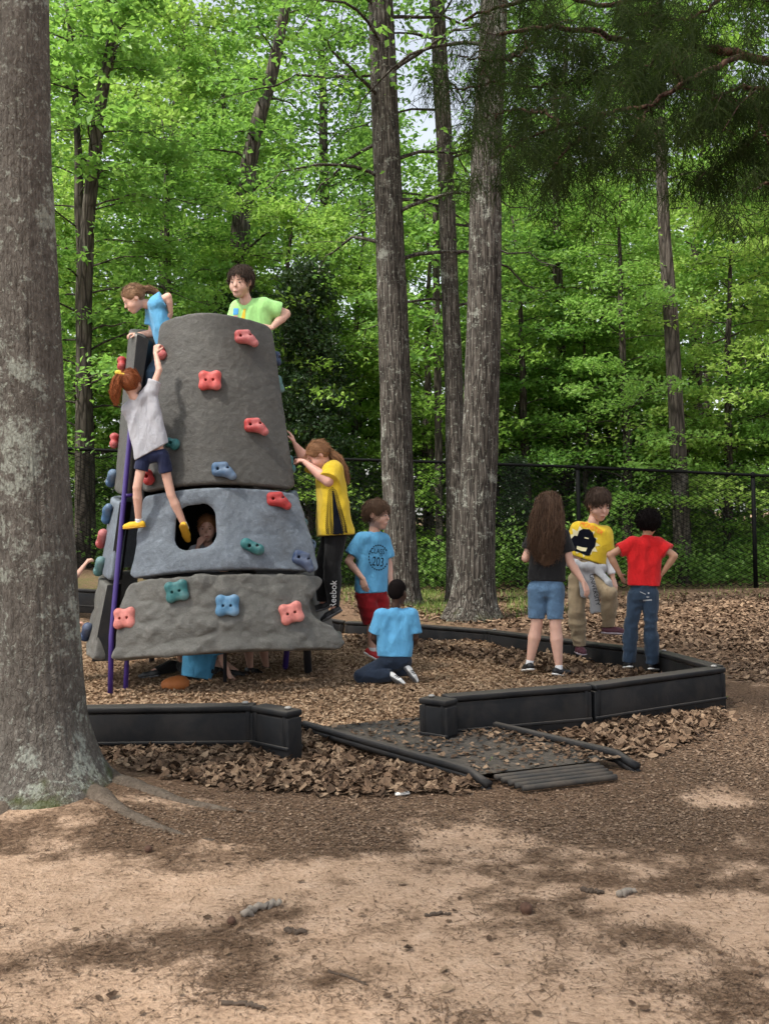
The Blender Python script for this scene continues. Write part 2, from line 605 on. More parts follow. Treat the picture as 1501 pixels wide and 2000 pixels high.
# ------------------------------------------------------------------ black plastic border sections
def plastic_mat(name, col, rough=.55, dust_col=(.085, .075, .066), patch=0.0):
    m, nt, b = new_mat(name)
    v = coords(nt)
    n = noise_n(nt, 45, 5, .6, v); n2 = noise_n(nt, 5, 4, .6, v)
    dust = nt.nodes.new('ShaderNodeNewGeometry')
    s = nt.nodes.new('ShaderNodeSeparateXYZ'); nt.links.new(dust.outputs['Normal'], s.inputs[0])
    r = ramp(nt, n2, [(.3, tuple(c * .7 for c in col)), (.7, tuple(c * 1.35 for c in col))])
    up = ramp(nt, math_n(nt, 'ADD', s.outputs[2], math_n(nt, 'MULTIPLY', n2, .3)), [(.75, (0, 0, 0)), (1.1, (1, 1, 1))])
    c = mixc(nt, math_n(nt, 'MULTIPLY', up.outputs[0], .6), r.outputs[0], dust_col)
    if patch:
        pm = ramp(nt, noise_n(nt, 6, 6, .7, v, .5), [(.42, (0, 0, 0)), (.58, (1, 1, 1))]).outputs[0]
        c = mixc(nt, math_n(nt, 'MULTIPLY', pm, patch), c, (.105, .082, .062))
    nt.links.new(c, b.inputs['Base Color'])
    b.inputs['Roughness'].default_value = rough
    b.inputs['Specular IOR Level'].default_value = .22
    bump(nt, b, n, .25, .003)
    return m
M_BLACK = plastic_mat('black_plastic', (.0065, .007, .0085), .6, (.075, .066, .058), .09)
M_STAKE = plain('grey_stake_cap', (.26, .25, .235), .6)

def border(p0, p1, label, h=.27, th=.055, stake=(1,), gap=.006, ribs=True):
    """one moulded plastic section: hollow-faced plank with a top lip, a lower flange and end stops"""
    p0 = np.array(p0, float); p1 = np.array(p1, float)
    d = p1 - p0; L = np.linalg.norm(d[:2]); ex = d / np.linalg.norm(d)
    ey = np.array((-ex[1], ex[0], 0)); ey /= np.linalg.norm(ey)
    ez = np.cross(ex, ey)
    ax = np.array([ex, ey, ez]); mid = (p0 + p1) / 2
    root = empty('border_section', tuple(mid - ez * h), label, 'border', 'black plastic border sections round the play area')
    L2 = L / 2 - gap
    mb = MB()
    mb.box(mid - ez * (h * .5 + .02), (L2, th * .84, h * .5 - .02), ax, .006)
    mb.build('panel', M_BLACK, root)
    mb = MB()
    mb.box(mid - ez * .018, (L2, th * .98, .016), ax, .010)
    mb.build('top_lip', M_BLACK, root)
    mb = MB()
    mb.box(mid - ez * (h * .70), (L2, th * .97, .009), ax, .005)
    mb.build('flange', M_BLACK, root)
    for s in (-1, 1):
        mb = MB()
        mb.box(mid + ex * s * (L2 - .03) - ez * (h * .36), (.014, th * .90, h * .33 - .006), ax, .008)
        mb.build('end_stop', M_BLACK, root)
    for s in stake:
        c = mid + ex * s * (L2 - .05) + ez * .006
        bm = bmesh.new()
        bmesh.ops.create_uvsphere(bm, u_segments=12, v_segments=6, radius=.018)
        for v in bm.verts: v.co.z *= .45
        mb = MB(); mb.bm(bm, ax, c)
        mb.build('stake_cap', M_STAKE, root)
    return root

def lerp(a, b, t): return np.array(a) * (1 - t) + np.array(b) * t
border(bl0, bl1, 'black plastic border section running out of frame behind the big trunk')
border(bl1, bl2, 'long black border section just beyond the lichen covered trunk', stake=(1,))
pe = btop(577, 1387)
border(bl2 + (pe - bl2) * .04, pe, 'short black border end piece beside the leaf pile at the ramp', stake=(1,))
pr = btop(884, 1366)
border(br_e, pr, 'short black border end block across the ramp from the leaf pile', stake=(-1,))
border(lerp(br0, br1, .05), br1, 'black border section behind the top of the ramp rail', stake=())
border(br1, br2, 'black border section in front of the boy in the red shirt', stake=(1,))
border(lerp(br2, br3, .06), br3, 'short black border section at the corner behind the red shirt boy', stake=(1,))
border(br3, br4, 'black border section the boy in the yellow shirt steps on', stake=(-1,))
border(br4, br5, 'black border section behind the girl with long hair', stake=(1,))
border(br5, br6, 'black border section below the thick split trunk', stake=(1,))
border(br6, br7, 'black border section behind the kneeling boy', stake=())
border(br7, bb0, 'black border section mostly hidden behind the climbing tower', stake=())
border(bb1, bb2, 'black border section seen between the big trunk and the tower', stake=())

# ------------------------------------------------------------------ access ramp
ra, rb_, rc, rd = gpix(600, 1425, .05), gpix(955, 1527, .015), gpix(860, 1400, .06), gpix(1245, 1492, .02)
ramp_root = empty('access_ramp', tuple((ra + rb_ + rc + rd) / 4 - np.array((0, 0, .06))), 'low black plastic access ramp strewn with leaves in the border gap', 'ramp')
M_RAMP = plastic_mat('ramp_plastic', (.030, .029, .028), .75, (.060, .054, .048), .45)
ex = (rb_ - ra); LR = np.linalg.norm(ex); ex /= LR
wv = (rc - ra + rd - rb_) / 2; WR = np.linalg.norm(wv); ew = wv / WR
nz = np.cross(ex, ew); nz *= np.sign(nz[2])
def rp(u, v, z=0): return (ra * (1 - u) + rb_ * u) * (1 - v) + (rc * (1 - u) + rd * u) * v + nz * z
# plate with raised tread pattern
nu, nv = 120, 60
U, Vv = np.meshgrid(np.linspace(0, .93, nu), np.linspace(.02, .98, nv), indexing='ij')
tread = .004 * (np.sin(U * 95) * np.sin(Vv * 60 + 3 * (np.floor(U * 15) % 2)) > .55)
Z = np.where(U < .93, tread, 0) + .010
PT = (ra * (1 - U[..., None]) + rb_ * U[..., None]) * (1 - Vv[..., None]) + (rc * (1 - U[..., None]) + rd * U[..., None]) * Vv[..., None] + nz * Z[..., None]
i_, j_ = np.meshgrid(np.arange(nu - 1), np.arange(nv - 1), indexing='ij')
a0 = i_ * nv + j_
child_world('tread_plate', PT.reshape(-1, 3), np.stack([a0, a0 + nv, a0 + nv + 1, a0 + 1], -1).reshape(-1, 4), M_RAMP, ramp_root, False)
for v0 in (0.0, 1.0):
    ts = np.linspace(-.02, 1.0, 24)
    P = np.array([rp(t, v0, .028 - .045 * smoothstep(.9, 1.0, t)) for t in ts])
    mb = MB()
    V, Q, T = tube(P, .021, 8)
    mb.add(V, Q, T)
    V2, Q2, T2 = tube(P - nz * .030, .019, 8); mb.add(V2, Q2, T2)
    mb.build('side_rail', M_BLACK, ramp_root)
for k in range(5):
    u = .955 + k * .030
    P = np.array([rp(u, v, .004 - .004 * k) for v in np.linspace(.10, .80 - .02 * k, 12)])
    mb = MB(); V, Q, T = tube(P, .014, 7); V[:, 2] = P[0, 2] + (V[:, 2] - P[0, 2]) * 1.0; mb.add(V - nz * .006, Q, T)
    mb.build('ridge', M_RAMP, ramp_root)

# ------------------------------------------------------------------ chain link fence
M_FENCE = plain('black_vinyl', (.0035, .004, .004), .7, .1, 40, 0, spec=.12)
fo = empty('chain_link_fence', tuple(fence_base[3]), 'black chain link fence with round posts and top rail before the woods', 'fence')
mb = MB(); mb.tube(fence_rail, .026, 10); mb.build('top_rail', M_FENCE, fo)
def fence_at(px):
    d = np.interp(px, FX, FD)
    return pix(px, np.interp(px, FX, FBASE), d), pix(px, np.interp(px, FX, FRAIL), d)
for px in (-60, 97, 440, 784, 1127, 1469):
    b, t = fence_at(px)
    b = b + np.array((.05, 0, -.1)); 
    mb = MB(); mb.tube(np.array([b, t + np.array((0, 0, -.02))]), .036, 12)
    po = mb.build('post', M_FENCE, fo)
    mb = MB(); mb.tube(np.array([t + np.array((0, 0, -.05)), t + np.array((0, 0, .03)), t + np.array((0, 0, .055))]), [.040, .040, .014], 12)
    mb.build('post_cap', M_FENCE, po)
fs = np.concatenate([[0], np.cumsum(np.linalg.norm(np.diff(fence_rail[:, :2], axis=0), axis=1))])
def along(s):
    b = np.stack([np.interp(s, fs, fence_base[:, i]) for i in range(3)], -1)
    t = np.stack([np.interp(s, fs, fence_rail[:, i]) for i in range(3)], -1)
    return b, t
mb = MB()
pitch = .078
nw = int(fs[-1] / pitch)
rows = 50
for i in range(nw):
    s0 = i * pitch + pitch / 2
    k = np.arange(rows)
    s = s0 + np.where(k % 2 == 0, -1, 1) * pitch / 2
    if i % 2: s = s0 - (s - s0)
    b, t = along(np.clip(s, 0, fs[-1]))
    f = (k / (rows - 1))[:, None] * .985 + .01
    P = b * (1 - f) + t * f
    P[:, 1] += np.where(k % 2 == 0, .003, -.003)
    V, Q, T = tube(P, .0098, 3, False)
    mb.add(V, Q)
mb.build('wire_mesh', M_FENCE, fo)
# ------------------------------------------------------------------ trees
def bark_mat(name, dark, mid, light, vscale=(1, 1, .22), scale=22, lichen=0.0, lich_col=(.40, .42, .36), crack=.8, moss=0.0, ckb=.8):
    m, nt, b = new_mat(name)
    v = coords(nt, 'Object', vscale)
    v0 = coords(nt)
    n = noise_n(nt, scale, 6, .65, v, .4)
    n2 = noise_n(nt, scale * .22, 4, .6, v0)
    vo = nt.nodes.new('ShaderNodeTexVoronoi'); vo.feature = 'DISTANCE_TO_EDGE'; vo.inputs['Scale'].default_value = scale * .9
    vv = nt.nodes.new('ShaderNodeMix'); vv.data_type = 'VECTOR'; vv.inputs[0].default_value = .04
    nz_ = nt.nodes.new('ShaderNodeTexNoise'); nz_.inputs['Scale'].default_value = scale * .6; nt.links.new(v, nz_.inputs['Vector'])
    nt.links.new(v, vv.inputs[4]); nt.links.new(nz_.outputs['Color'], vv.inputs[5]); nt.links.new(vv.outputs[1], vo.inputs['Vector'])
    ck = ramp(nt, vo.outputs['Distance'], [(.0, (0, 0, 0)), (.16, (1, 1, 1))]).outputs[0]
    s = math_n(nt, 'ADD', math_n(nt, 'MULTIPLY', n, .65), math_n(nt, 'MULTIPLY', n2, .35))
    r = ramp(nt, s, [(.32, dark), (.5, mid), (.68, light)])
    c = mixc(nt, math_n(nt, 'MULTIPLY', math_n(nt, 'SUBTRACT', 1.0, ck), crack), r.outputs[0], tuple(x * .45 for x in dark))
    if lichen > 0:
        l1 = noise_n(nt, 3.4, 8, .72, v0, .3)
        l2 = noise_n(nt, 55, 3, .6, v0)
        l3 = noise_n(nt, 26, 5, .7, v0, .5)
        lm = ramp(nt, math_n(nt, 'ADD', l1, math_n(nt, 'MULTIPLY', math_n(nt, 'SUBTRACT', l2, .5), .25)), [(.60 - lichen * .1, (0, 0, 0)), (.66 - lichen * .1, (1, 1, 1))]).outputs[0]
        sp = ramp(nt, l3, [(.585, (0, 0, 0)), (.63, (1, 1, 1))]).outputs[0]
        f = math_n(nt, 'MAXIMUM', math_n(nt, 'MULTIPLY', lm, .8), math_n(nt, 'MULTIPLY', sp, .75))
        lc = ramp(nt, l2, [(.3, tuple(x * .6 for x in lich_col)), (.7, lich_col)])
        c = mixc(nt, f, c, lc.outputs[0])
    if moss > 0:
        sx = nt.nodes.new('ShaderNodeSeparateXYZ'); nt.links.new(v0, sx.inputs[0])
        lowm = math_n(nt, 'SUBTRACT', 1.0, math_n(nt, 'MULTIPLY', sx.outputs[2], 2.2), True)
        mm = ramp(nt, math_n(nt, 'MULTIPLY', lowm, noise_n(nt, 7, 5, .6, v0)), [(.42, (0, 0, 0)), (.55, (1, 1, 1))]).outputs[0]
        c = mixc(nt, math_n(nt, 'MULTIPLY', mm, moss), c, (.05, .06, .015))
    nt.links.new(c, b.inputs['Base Color'])
    b.inputs['Roughness'].default_value = .9
    b.inputs['Specular IOR Level'].default_value = .15
    h = math_n(nt, 'ADD', n, math_n(nt, 'MULTIPLY', ck, ckb))
    bump(nt, b, h, .9, .015)
    return m
M_ROOT = bark_mat('root_bark', (.06, .046, .036), (.10, .078, .060), (.15, .12, .095), (1, 1, 1), 40, 0, (.24, .24, .20), .0, 0, .1)
M_BARK_OAK = bark_mat('lichen_bark', (.055, .047, .040), (.108, .095, .082), (.18, .16, .14), (1, 1, .5), 60, .62, (.34, .355, .305), .12, .8, .25)
M_BARK_MID = bark_mat('furrowed_bark', (.030, .025, .021), (.072, .062, .053), (.15, .136, .12), (1, 1, .10), 30, .18, (.30, .31, .27), .85, .5)
M_BARK_FAR = bark_mat('woods_bark', (.030, .025, .020), (.075, .064, .053), (.15, .135, .115), (1, 1, .15), 14, .0)
M_BARK_PINE = bark_mat('pine_bark', (.028, .016, .011), (.062, .034, .023), (.105, .06, .04), (1, 1, .4), 30, .0)

def trunk_mesh(P, r, nth=96, nl=240, disp=.012, ridge=14.0, vf=.9, flare=None, seed=0):
    """tapered trunk through the points P (world, base first) with furrowed relief"""
    P = np.asarray(P, float); r = np.asarray(r, float)
    t0 = np.concatenate([[0], np.cumsum(np.linalg.norm(np.diff(P, axis=0), axis=1))])
    t = np.linspace(0, t0[-1], nl)
    C = np.stack([np.interp(t, t0, P[:, i]) for i in range(3)], -1)
    for _ in range(6):
        C[1:-1] = C[1:-1] * .5 + (C[2:] + C[:-2]) * .25
    rr = np.interp(t, t0, r)
    for _ in range(4):
        rr[1:-1] = rr[1:-1] * .5 + (rr[2:] + rr[:-2]) * .25
    th = np.linspace(0, 2 * np.pi, nth, endpoint=False)
    TH, TT = np.meshgrid(th, t, indexing='xy')
    k = ridge / (2 * np.pi)
    N = np.stack([np.cos(TH) * k * 2, np.sin(TH) * k * 2, TT * vf], -1)
    rid = 1 - np.abs(vnoise(N, 1.0, seed)) * 2
    rid2 = 1 - np.abs(vnoise(N * np.array((2.1, 2.1, 2.6)), 1.0, seed + 3)) * 2
    big = vnoise(np.stack([np.cos(TH) * .8, np.sin(TH) * .8, TT * .8], -1), 1.0, seed + 5)
    RR = rr[:, None] * (1 + .05 * big) + disp * (.65 * rid + .35 * rid2)
    if flare:
        zf, amp, lob, ph = flare
        fl = np.exp(-np.clip(TT, 0, None) / zf)
        L = sum(np.maximum(0, np.cos(TH - p)) ** e for p, e in lob)
        RR = RR + amp * fl * L
    X = C[:, None, 0] + RR * np.cos(TH)
    Y = C[:, None, 1] + RR * np.sin(TH)
    Z = C[:, None, 2] + 0 * TH
    V = np.stack([X, Y, Z], -1).reshape(-1, 3)
    i = np.arange(nl - 1)[:, None] * nth; j = np.arange(nth)[None]; k2 = (j + 1) % nth
    Q = np.stack([i + j, i + k2, i + nth + k2, i + nth + j], -1).reshape(-1, 4)
    return V, Q

def px_trunk(rows, D, dz=None):
    rows = np.array(rows, float)
    d = np.full(len(rows), D) if dz is None else D + np.array(dz)
    P = pix(rows[:, 0], rows[:, 1], d)
    return P, rows[:, 2] * d / F

def leaf_quads(C, size, rng, up=.75, fold=.12, asp=.62):
    """leaf blades at the centres C: kite-shaped quads, mostly facing up, slightly folded"""
    n = len(C)
    nrm = rng.normal(size=(n, 3)) * (1 - up) * 1.4
    nrm[:, 2] += up
    nrm /= np.linalg.norm(nrm, axis=1)[:, None]
    d = rng.normal(size=(n, 3)); d[:, 2] -= .35
    d -= (d * nrm).sum(1)[:, None] * nrm
    d /= np.linalg.norm(d, axis=1)[:, None] + 1e-9
    s = np.cross(nrm, d)
    L = size * rng.uniform(.6, 1.3, n)[:, None]
    w = L * asp * .5
    base = C - d * L * .5
    V = np.stack([base, base + d * L * .42 + s * w + nrm * fold * L, base + d * L, base + d * L * .42 - s * w + nrm * fold * L], 1)
    Q = np.arange(n * 4).reshape(n, 4)
    return V.reshape(-1, 3), Q

def gen_tree(seed, H, z0, spread, nl, r0, per=34, leaf=.095, droop=.35, nsub=9, lean=(0, 0), rise=.45, flat=.07, sxy=.15, top=.35, trunk_pts=None, limb_scale=1.0):
    """returns trunk/limb mesh parts and leaf centres, tree standing at the origin"""
    rng = np.random.default_rng(seed)
    if trunk_pts is None:
        tz = np.linspace(0, H, 14)
        wob = np.cumsum(rng.normal(size=(14, 2)) * .05 * H / 14 * 2, axis=0) * (tz / H)[:, None]
        TP = np.stack([lean[0] * tz / H + wob[:, 0], lean[1] * tz / H + wob[:, 1], tz], -1)
        tr = r0 * (1 - tz / H) ** .75 + .01
    else:
        TP, tr = trunk_pts
        tz = TP[:, 2]
    limbs = MB(); A = []
    for i in range(nl):
        f = (i + rng.random()) / nl
        z = z0 + (H - z0) * f ** .9 * .98
        p0 = np.array([np.interp(z, tz, TP[:, k]) for k in range(2)] + [z])
        az = i * 2.39996 + rng.normal() * .5
        L = limb_scale * spread * ((1 - f) ** .7 * (1 - top) + top) * rng.uniform(.6, 1.15)
        s = np.linspace(0, 1, 8)
        ris = rise * rng.uniform(.4, 1.4)
        bend = rng.normal() * .35
        rad = L * s
        zz = L * (ris * s - droop * s ** 2.2)
        aa = az + bend * s
        P = p0 + np.stack([np.cos(aa) * rad, np.sin(aa) * rad, zz], -1)
        P += rng.normal(size=P.shape) * .025 * L * s[:, None]
        rl = max(.008, np.interp(z, tz, tr) * .15) * (1 - s) ** .8 + .004
        limbs.tube(P, rl, 5, False)
        for t in np.linspace(.22, 1.0, nsub):
            q0 = np.array([np.interp(t, s, P[:, k]) for k in range(3)])
            a2 = az + bend * t + rng.choice((-1, 1)) * rng.uniform(.5, 1.3)
            l2 = L * .36 * (1.15 - t * .6) * rng.uniform(.6, 1.3) + .12
            u = np.linspace(0, 1, 5)
            S = q0 + np.stack([np.cos(a2) * l2 * u, np.sin(a2) * l2 * u, l2 * (.18 * u - .4 * droop * u ** 2)], -1)
            if rng.random() < .6: limbs.tube(S, np.linspace(.007, .003, 5), 3, False)
            k = rng.poisson(per)
            tt = rng.uniform(.1, 1.1, k) ** .8
            c = np.stack([np.interp(tt, u, S[:, m]) for m in range(3)], -1)
            sp = sxy * (.6 + .6 * l2)
            c += rng.normal(size=(k, 3)) * np.array((sp, sp, flat))
            A.append(c)
    A = np.concatenate(A)
    return dict(TP=TP, tr=tr, limbs=limbs, A=A, leaf=leaf, rng=rng)

def tree_meshes(name, t, bark, leafm, trunk=True, up=.7):
    out = []
    if trunk:
        V, Q = trunk_mesh(t['TP'], t['tr'], 20, 60, .008, 12, 1.2)
        me = mesh_data(name + '_trunk', V, Q); me.materials.append(bark); out.append(('trunk', me))
    me = mesh_data(name + '_limbs', t['limbs'].verts(), t['limbs'].faces()); me.materials.append(bark); out.append(('limbs', me))
    V, Q = leaf_quads(t['A'], t['leaf'], t['rng'], up)
    me = mesh_data(name + '_crown', V, Q, False); me.materials.append(leafm); out.append(('crown', me))
    return out

def place_tree(name, parts, loc, rz, sc, label, group=None, cat='tree', scz=None):
    o = empty(name, tuple(loc), label, cat, group)
    o.rotation_euler = (0, 0, rz)
    o.scale = (sc, sc, sc if scz is None else scz)
    for pn, me in parts:
        c = bpy.data.objects.new(pn, me); COL.objects.link(c); c.parent = o
        if pn == 'crown': c['kind'] = 'stuff'
    return o

M_LEAF = leaf_mat('broad_leaves', (.060, .150, .026), (.145, .305, .055), (.28, .46, .10), .52)
M_LEAF_Y = leaf_mat('young_leaves', (.10, .21, .030), (.21, .36, .055), (.36, .50, .11), .54)
M_LEAF_D = leaf_mat('evergreen_leaves', (.010, .022, .009), (.022, .050, .016), (.05, .09, .03), .12, .35)
M_LEAF_U = leaf_mat('undergrowth_leaves', (.055, .125, .028), (.135, .265, .052), (.25, .40, .095), .5, .5)

# --- the near trunk on the left, with its own crown overhead (out of frame) that dapples the light
rows = [(78, 1580, 150), (78, 1545, 118), (80, 1500, 100), (83, 1450, 88), (81, 1400, 80), (78, 1300, 77), (73, 1100, 71), (63, 900, 65), (56, 700, 61), (50, 500, 57), (44, 300, 53), (41, 0, 51), (36, -150, 49)]
P, rr = px_trunk(rows, 4.35)
P = P[:]; P[0, 2] = -.12
top_ = P[-1]
ext = np.array([[top_[0] + .02 * k, top_[1] + .05 * k, top_[2] + .8 * k] for k in range(1, 11)])
P = np.concatenate([P, ext]); rr = np.concatenate([rr, np.linspace(rr[-1], .035, 10)])
oak = empty('oak_tree', (float(P[1, 0]), float(P[1, 1]), 0), 'thick grey trunk crusted with pale lichen closest to the viewer', 'tree')
V, Q = trunk_mesh(P, rr, 200, 620, .006, 34, 3.2, (.15, .22, [(-.35, 6), (-1.35, 8), (-2.3, 6), (-.9, 14), (2.2, 4), (.7, 5)], 0), 3)
child_world('trunk', V, Q, M_BARK_OAK, oak)
for pts, r0 in (([(150, 1490), (215, 1535), (300, 1562), (400, 1578), (520, 1588)], .075), ([(130, 1520), (180, 1565), (250, 1600), (330, 1622), (420, 1640)], .06),
                ([(60, 1530), (30, 1570), (-10, 1600), (-60, 1620)], .08)):
    pts = np.array(pts, float)
    G = gpix(pts[:, 0], pts[:, 1], 0)
    G[:, 2] = zt(G[:, 0], G[:, 1])
    tt = np.linspace(0, 1, 24)
    C = np.stack([np.interp(tt, np.linspace(0, 1, len(pts)), G[:, k]) for k in range(3)], -1)
    for _ in range(5): C[1:-1] = C[1:-1] * .5 + (C[2:] + C[:-2]) * .25
    rad = r0 * (1 - tt) ** .8 + .012
    C[:, 2] += .05 * (1 - tt) ** 2 - rad * .86
    C += np.stack([.01 * vnoise(C, 6, 3), .01 * vnoise(C, 6, 4), .008 * vnoise(C, 9, 5)], -1)
    mb = MB(); mb.tube(C, rad * (1 + .18 * vnoise(C, 11, 9)), 14)
    mb.build('root', M_ROOT, oak)
t = gen_tree(5, 11.5, 6.2, 4.6, 30, .16, per=22, leaf=.11, droop=.18, nsub=9, rise=.35, flat=.12, sxy=.25, trunk_pts=(P - np.array((P[1, 0], P[1, 1], 0)), rr))
for pn, me in tree_meshes('oak', t, M_BARK_OAK, M_LEAF, False):
    c = bpy.data.objects.new(pn, me); COL.objects.link(c); c.parent = oak
    if pn == 'crown': c['kind'] = 'stuff'

# --- the trees standing between the border and the fence
def mid_tree(rows, D, label, name, seed, disp=.013, ridge=22, flare=None, crown=None, bark=None):
    P, rr = px_trunk(rows, D)
    b0 = P[0].copy(); b0[2] = float(zt(b0[0], b0[1]))
    P[0, 2] = min(P[0, 2], b0[2] - .06)
    top = P[-1]; d = (P[-1] - P[-3]); d /= np.linalg.norm(d)
    P = np.concatenate([P, top + np.outer(np.arange(1, 9) * .9, d)]); rr = np.concatenate([rr, np.linspace(rr[-1] * .95, .03, 8)])
    o = empty(name, tuple(b0), label, 'tree')
    V, Q = trunk_mesh(P, rr, 110, 420, disp, ridge, .8, flare, seed)
    child_world('trunk', V, Q, bark or M_BARK_MID, o)
    if crown:
        t = gen_tree(seed, trunk_pts=(P - b0, rr), r0=.1, **crown)
        for pn, me in tree_meshes(name, t, bark or M_BARK_MID, crown_mat, False):
            c = bpy.data.objects.new(pn, me); COL.objects.link(c); c.parent = o
            if pn == 'crown': c['kind'] = 'stuff'
    return o
crown_mat = M_LEAF
mid_tree([(792, 1205, 44), (788, 1180, 34), (785, 1130, 31), (779, 1000, 30), (774, 900, 29.5), (769, 700, 29), (764, 550, 28), (758, 400, 26), (752, 250, 25), (747, 100, 24), (743, 0, 23), (738, -150, 22)], 13.2,
         'tall straight furrowed trunk behind the boy in red shorts', 'oak_tree', 31, flare=(.18, .10, [(.2, 5), (2.4, 5), (-1.2, 6)], 0),
         crown=dict(H=14, z0=4.3, spread=2.6, nl=34, per=20, leaf=.10, droop=.42, nsub=8, rise=.35))
mid_tree([(925, 1235, 62), (923, 1215, 54), (924, 1180, 44), (926, 1130, 39), (930, 1000, 36), (935, 900, 35), (940, 750, 33), (944, 600, 31.5), (946, 450, 30), (948, 300, 28), (958, 150, 26), (964, 0, 25), (970, -150, 24)], 11.6,
         'thick furrowed trunk with flared mossy base beside the border', 'oak_tree', 37, .012, 26, (.20, .16, [(-2.6, 6), (-.4, 8), (3.0, 9), (1.2, 6), (-1.6, 7)], 0),
         crown=dict(H=14.5, z0=6.3, spread=2.4, nl=24, per=18, leaf=.10, droop=.40, nsub=8, rise=.35))
mid_tree([(892, 1190, 25), (891, 1150, 20), (889, 1000, 18), (888, 900, 17.5), (886, 750, 17), (880, 600, 16.5), (874, 450, 16), (869, 300, 15), (860, 150, 14.5), (852, 0, 14), (845, -150, 13)], 13.6,
         'slender dark trunk standing just behind the thick flared one', 'oak_tree', 41, .008, 16, (.15, .05, [(.6, 5), (2.4, 5)], 0),
         crown=dict(H=13, z0=3.6, spread=1.7, nl=22, per=14, leaf=.09, droop=.45, nsub=7, rise=.3))

# --- trees of the woods behind the fence
V1 = tree_meshes('understory_a', gen_tree(101, 9.0, 1.3, 2.7, 46, .12, per=40, leaf=.105), M_BARK_FAR, M_LEAF)
V2 = tree_meshes('understory_b', gen_tree(102, 8.0, 1.0, 3.1, 42, .10, per=38, leaf=.11, droop=.5), M_BARK_FAR, M_LEAF_Y)
V3 = tree_meshes('tall_a', gen_tree(103, 19.0, 6.0, 4.2, 60, .24, per=34, leaf=.17, flat=.14, sxy=.24), M_BARK_FAR, M_LEAF)
V4 = tree_meshes('tall_b', gen_tree(104, 17.0, 4.0, 4.6, 58, .22, per=34, leaf=.18, flat=.14, sxy=.26, droop=.5), M_BARK_FAR, M_LEAF_Y)
V5 = tree_meshes('evergreen', gen_tree(105, 5.6, .4, .95, 60, .07, per=46, leaf=.075, droop=.3, nsub=7, flat=.10, sxy=.14, top=.25), M_BARK_FAR, M_LEAF_D, up=.3)
V6 = tree_meshes('sapling', gen_tree(106, 4.8, .25, 1.7, 40, .05, per=36, leaf=.10, droop=.35, nsub=7, top=.3), M_BARK_FAR, M_LEAF)
V7 = tree_meshes('sapling_b', gen_tree(107, 4.2, .25, 1.9, 38, .05, per=36, leaf=.10, droop=.45, nsub=7, top=.3), M_BARK_FAR, M_LEAF_Y)
rngT = random.Random(4)
def at_px(x, D):
    p = pix(x, 1060, D)
    p[2] = float(zt(p[0], p[1])) - .05
    return p
near_trees = [
    (172, 15.9, V1, 1.10, 'leafy green tree right beside the lichen trunk behind the fence'),
    (335, 19.0, V1, .98, 'green tree rising behind the girl leaning from the tower'),
    (470, 22.5, V3, .62, 'tree behind the boy in the lime shirt'),
    (560, 18.2, V2, .86, 'yellow green tree with low sprays behind the top of the tower'),
    (690, 20.5, V2, 1.0, 'bright yellow green tree left of the straight furrowed trunk'),
    (840, 18.8, V2, .92, 'bright tree seen between the two furrowed trunks'),
    (1030, 19.3, V1, .85, 'green tree right of the thick flared trunk behind the fence'),
    (1118, 22.0, V2, 1.02, 'tree rising behind the fence post and the long haired girl'),
    (1225, 18.6, V1, .80, 'low green tree behind the boy in the yellow shirt'),
    (1420, 19.2, V2, .95, 'yellow green tree behind the fence post at the edge'),
    (1540, 20.5, V1, 1.05, 'green tree at the far edge beyond the last fence post'),
    (20, 18.5, V2, 1.0, 'tree mostly hidden by the lichen covered trunk'),
]
for k, (x, D, v, s, lab) in enumerate(near_trees):
    place_tree('broadleaf_tree', v, at_px(x, D), rngT.uniform(0, 6.28), s * rngT.uniform(.96, 1.06), lab, 'young trees just behind the fence')
# bare-stemmed grey trunk at the right of the woods and a thinner neighbour
def far_trunk(rows, D, label, seed):
    P, rr = px_trunk(rows, D)
    b0 = P[0].copy(); b0[2] = float(zt(b0[0], b0[1])) - .1
    P[0, 2] = b0[2]
    o = empty('pine_tree', tuple(b0), label, 'tree', 'bare trunks among the woods')
    V, Q = trunk_mesh(P, rr, 40, 160, .012, 14, .9, None, seed)
    child_world('trunk', V, Q, M_BARK_FAR, o)
    b1 = P - b0
    t = gen_tree(seed, b1[-1, 2], b1[-1, 2] * .55, 1.8, 14, .1, per=16, leaf=.15, droop=.4, nsub=6, trunk_pts=(b1, rr))
    for pn, me in tree_meshes('bare', t, M_BARK_FAR, M_LEAF, False):
        c = bpy.data.objects.new(pn, me); COL.objects.link(c); c.parent = o
        if pn == 'crown': c['kind'] = 'stuff'
far_trunk([(1332, 1060, 17), (1326, 930, 15), (1318, 780, 14), (1308, 600, 13), (1297, 470, 11), (1290, 300, 10), (1284, 100, 9), (1280, -200, 7)], 17.6, 'bare grey trunk above the red shirt boy beyond the fence', 51)
far_trunk([(1104, 1000, 9), (1100, 850, 8), (1096, 700, 8), (1090, 540, 7), (1086, 400, 6), (1080, 150, 5)], 20.2, 'thin bare trunk above the girl with long hair', 52)
far_trunk([(455, 1000, 20), (462, 600, 19), (470, 440, 18), (486, 320, 16), (503, 240, 14), (530, 150, 12), (560, 0, 9)], 19.6, 'dark leaning trunk above the boy in the lime shirt', 53)
far_trunk([(160, 1040, 15), (164, 700, 14), (166, 560, 13), (172, 420, 12), (186, 300, 12), (196, 200, 11), (218, 90, 11), (242, -30, 10), (262, -150, 9)], 15.4, 'leaning trunk wrapped in leaves right of the lichen trunk', 54)
far_trunk([(856, 1000, 7), (855, 800, 6.5), (852, 600, 6), (850, 400, 5)], 17.5, 'thin dark stem between the two furrowed trunks', 55)
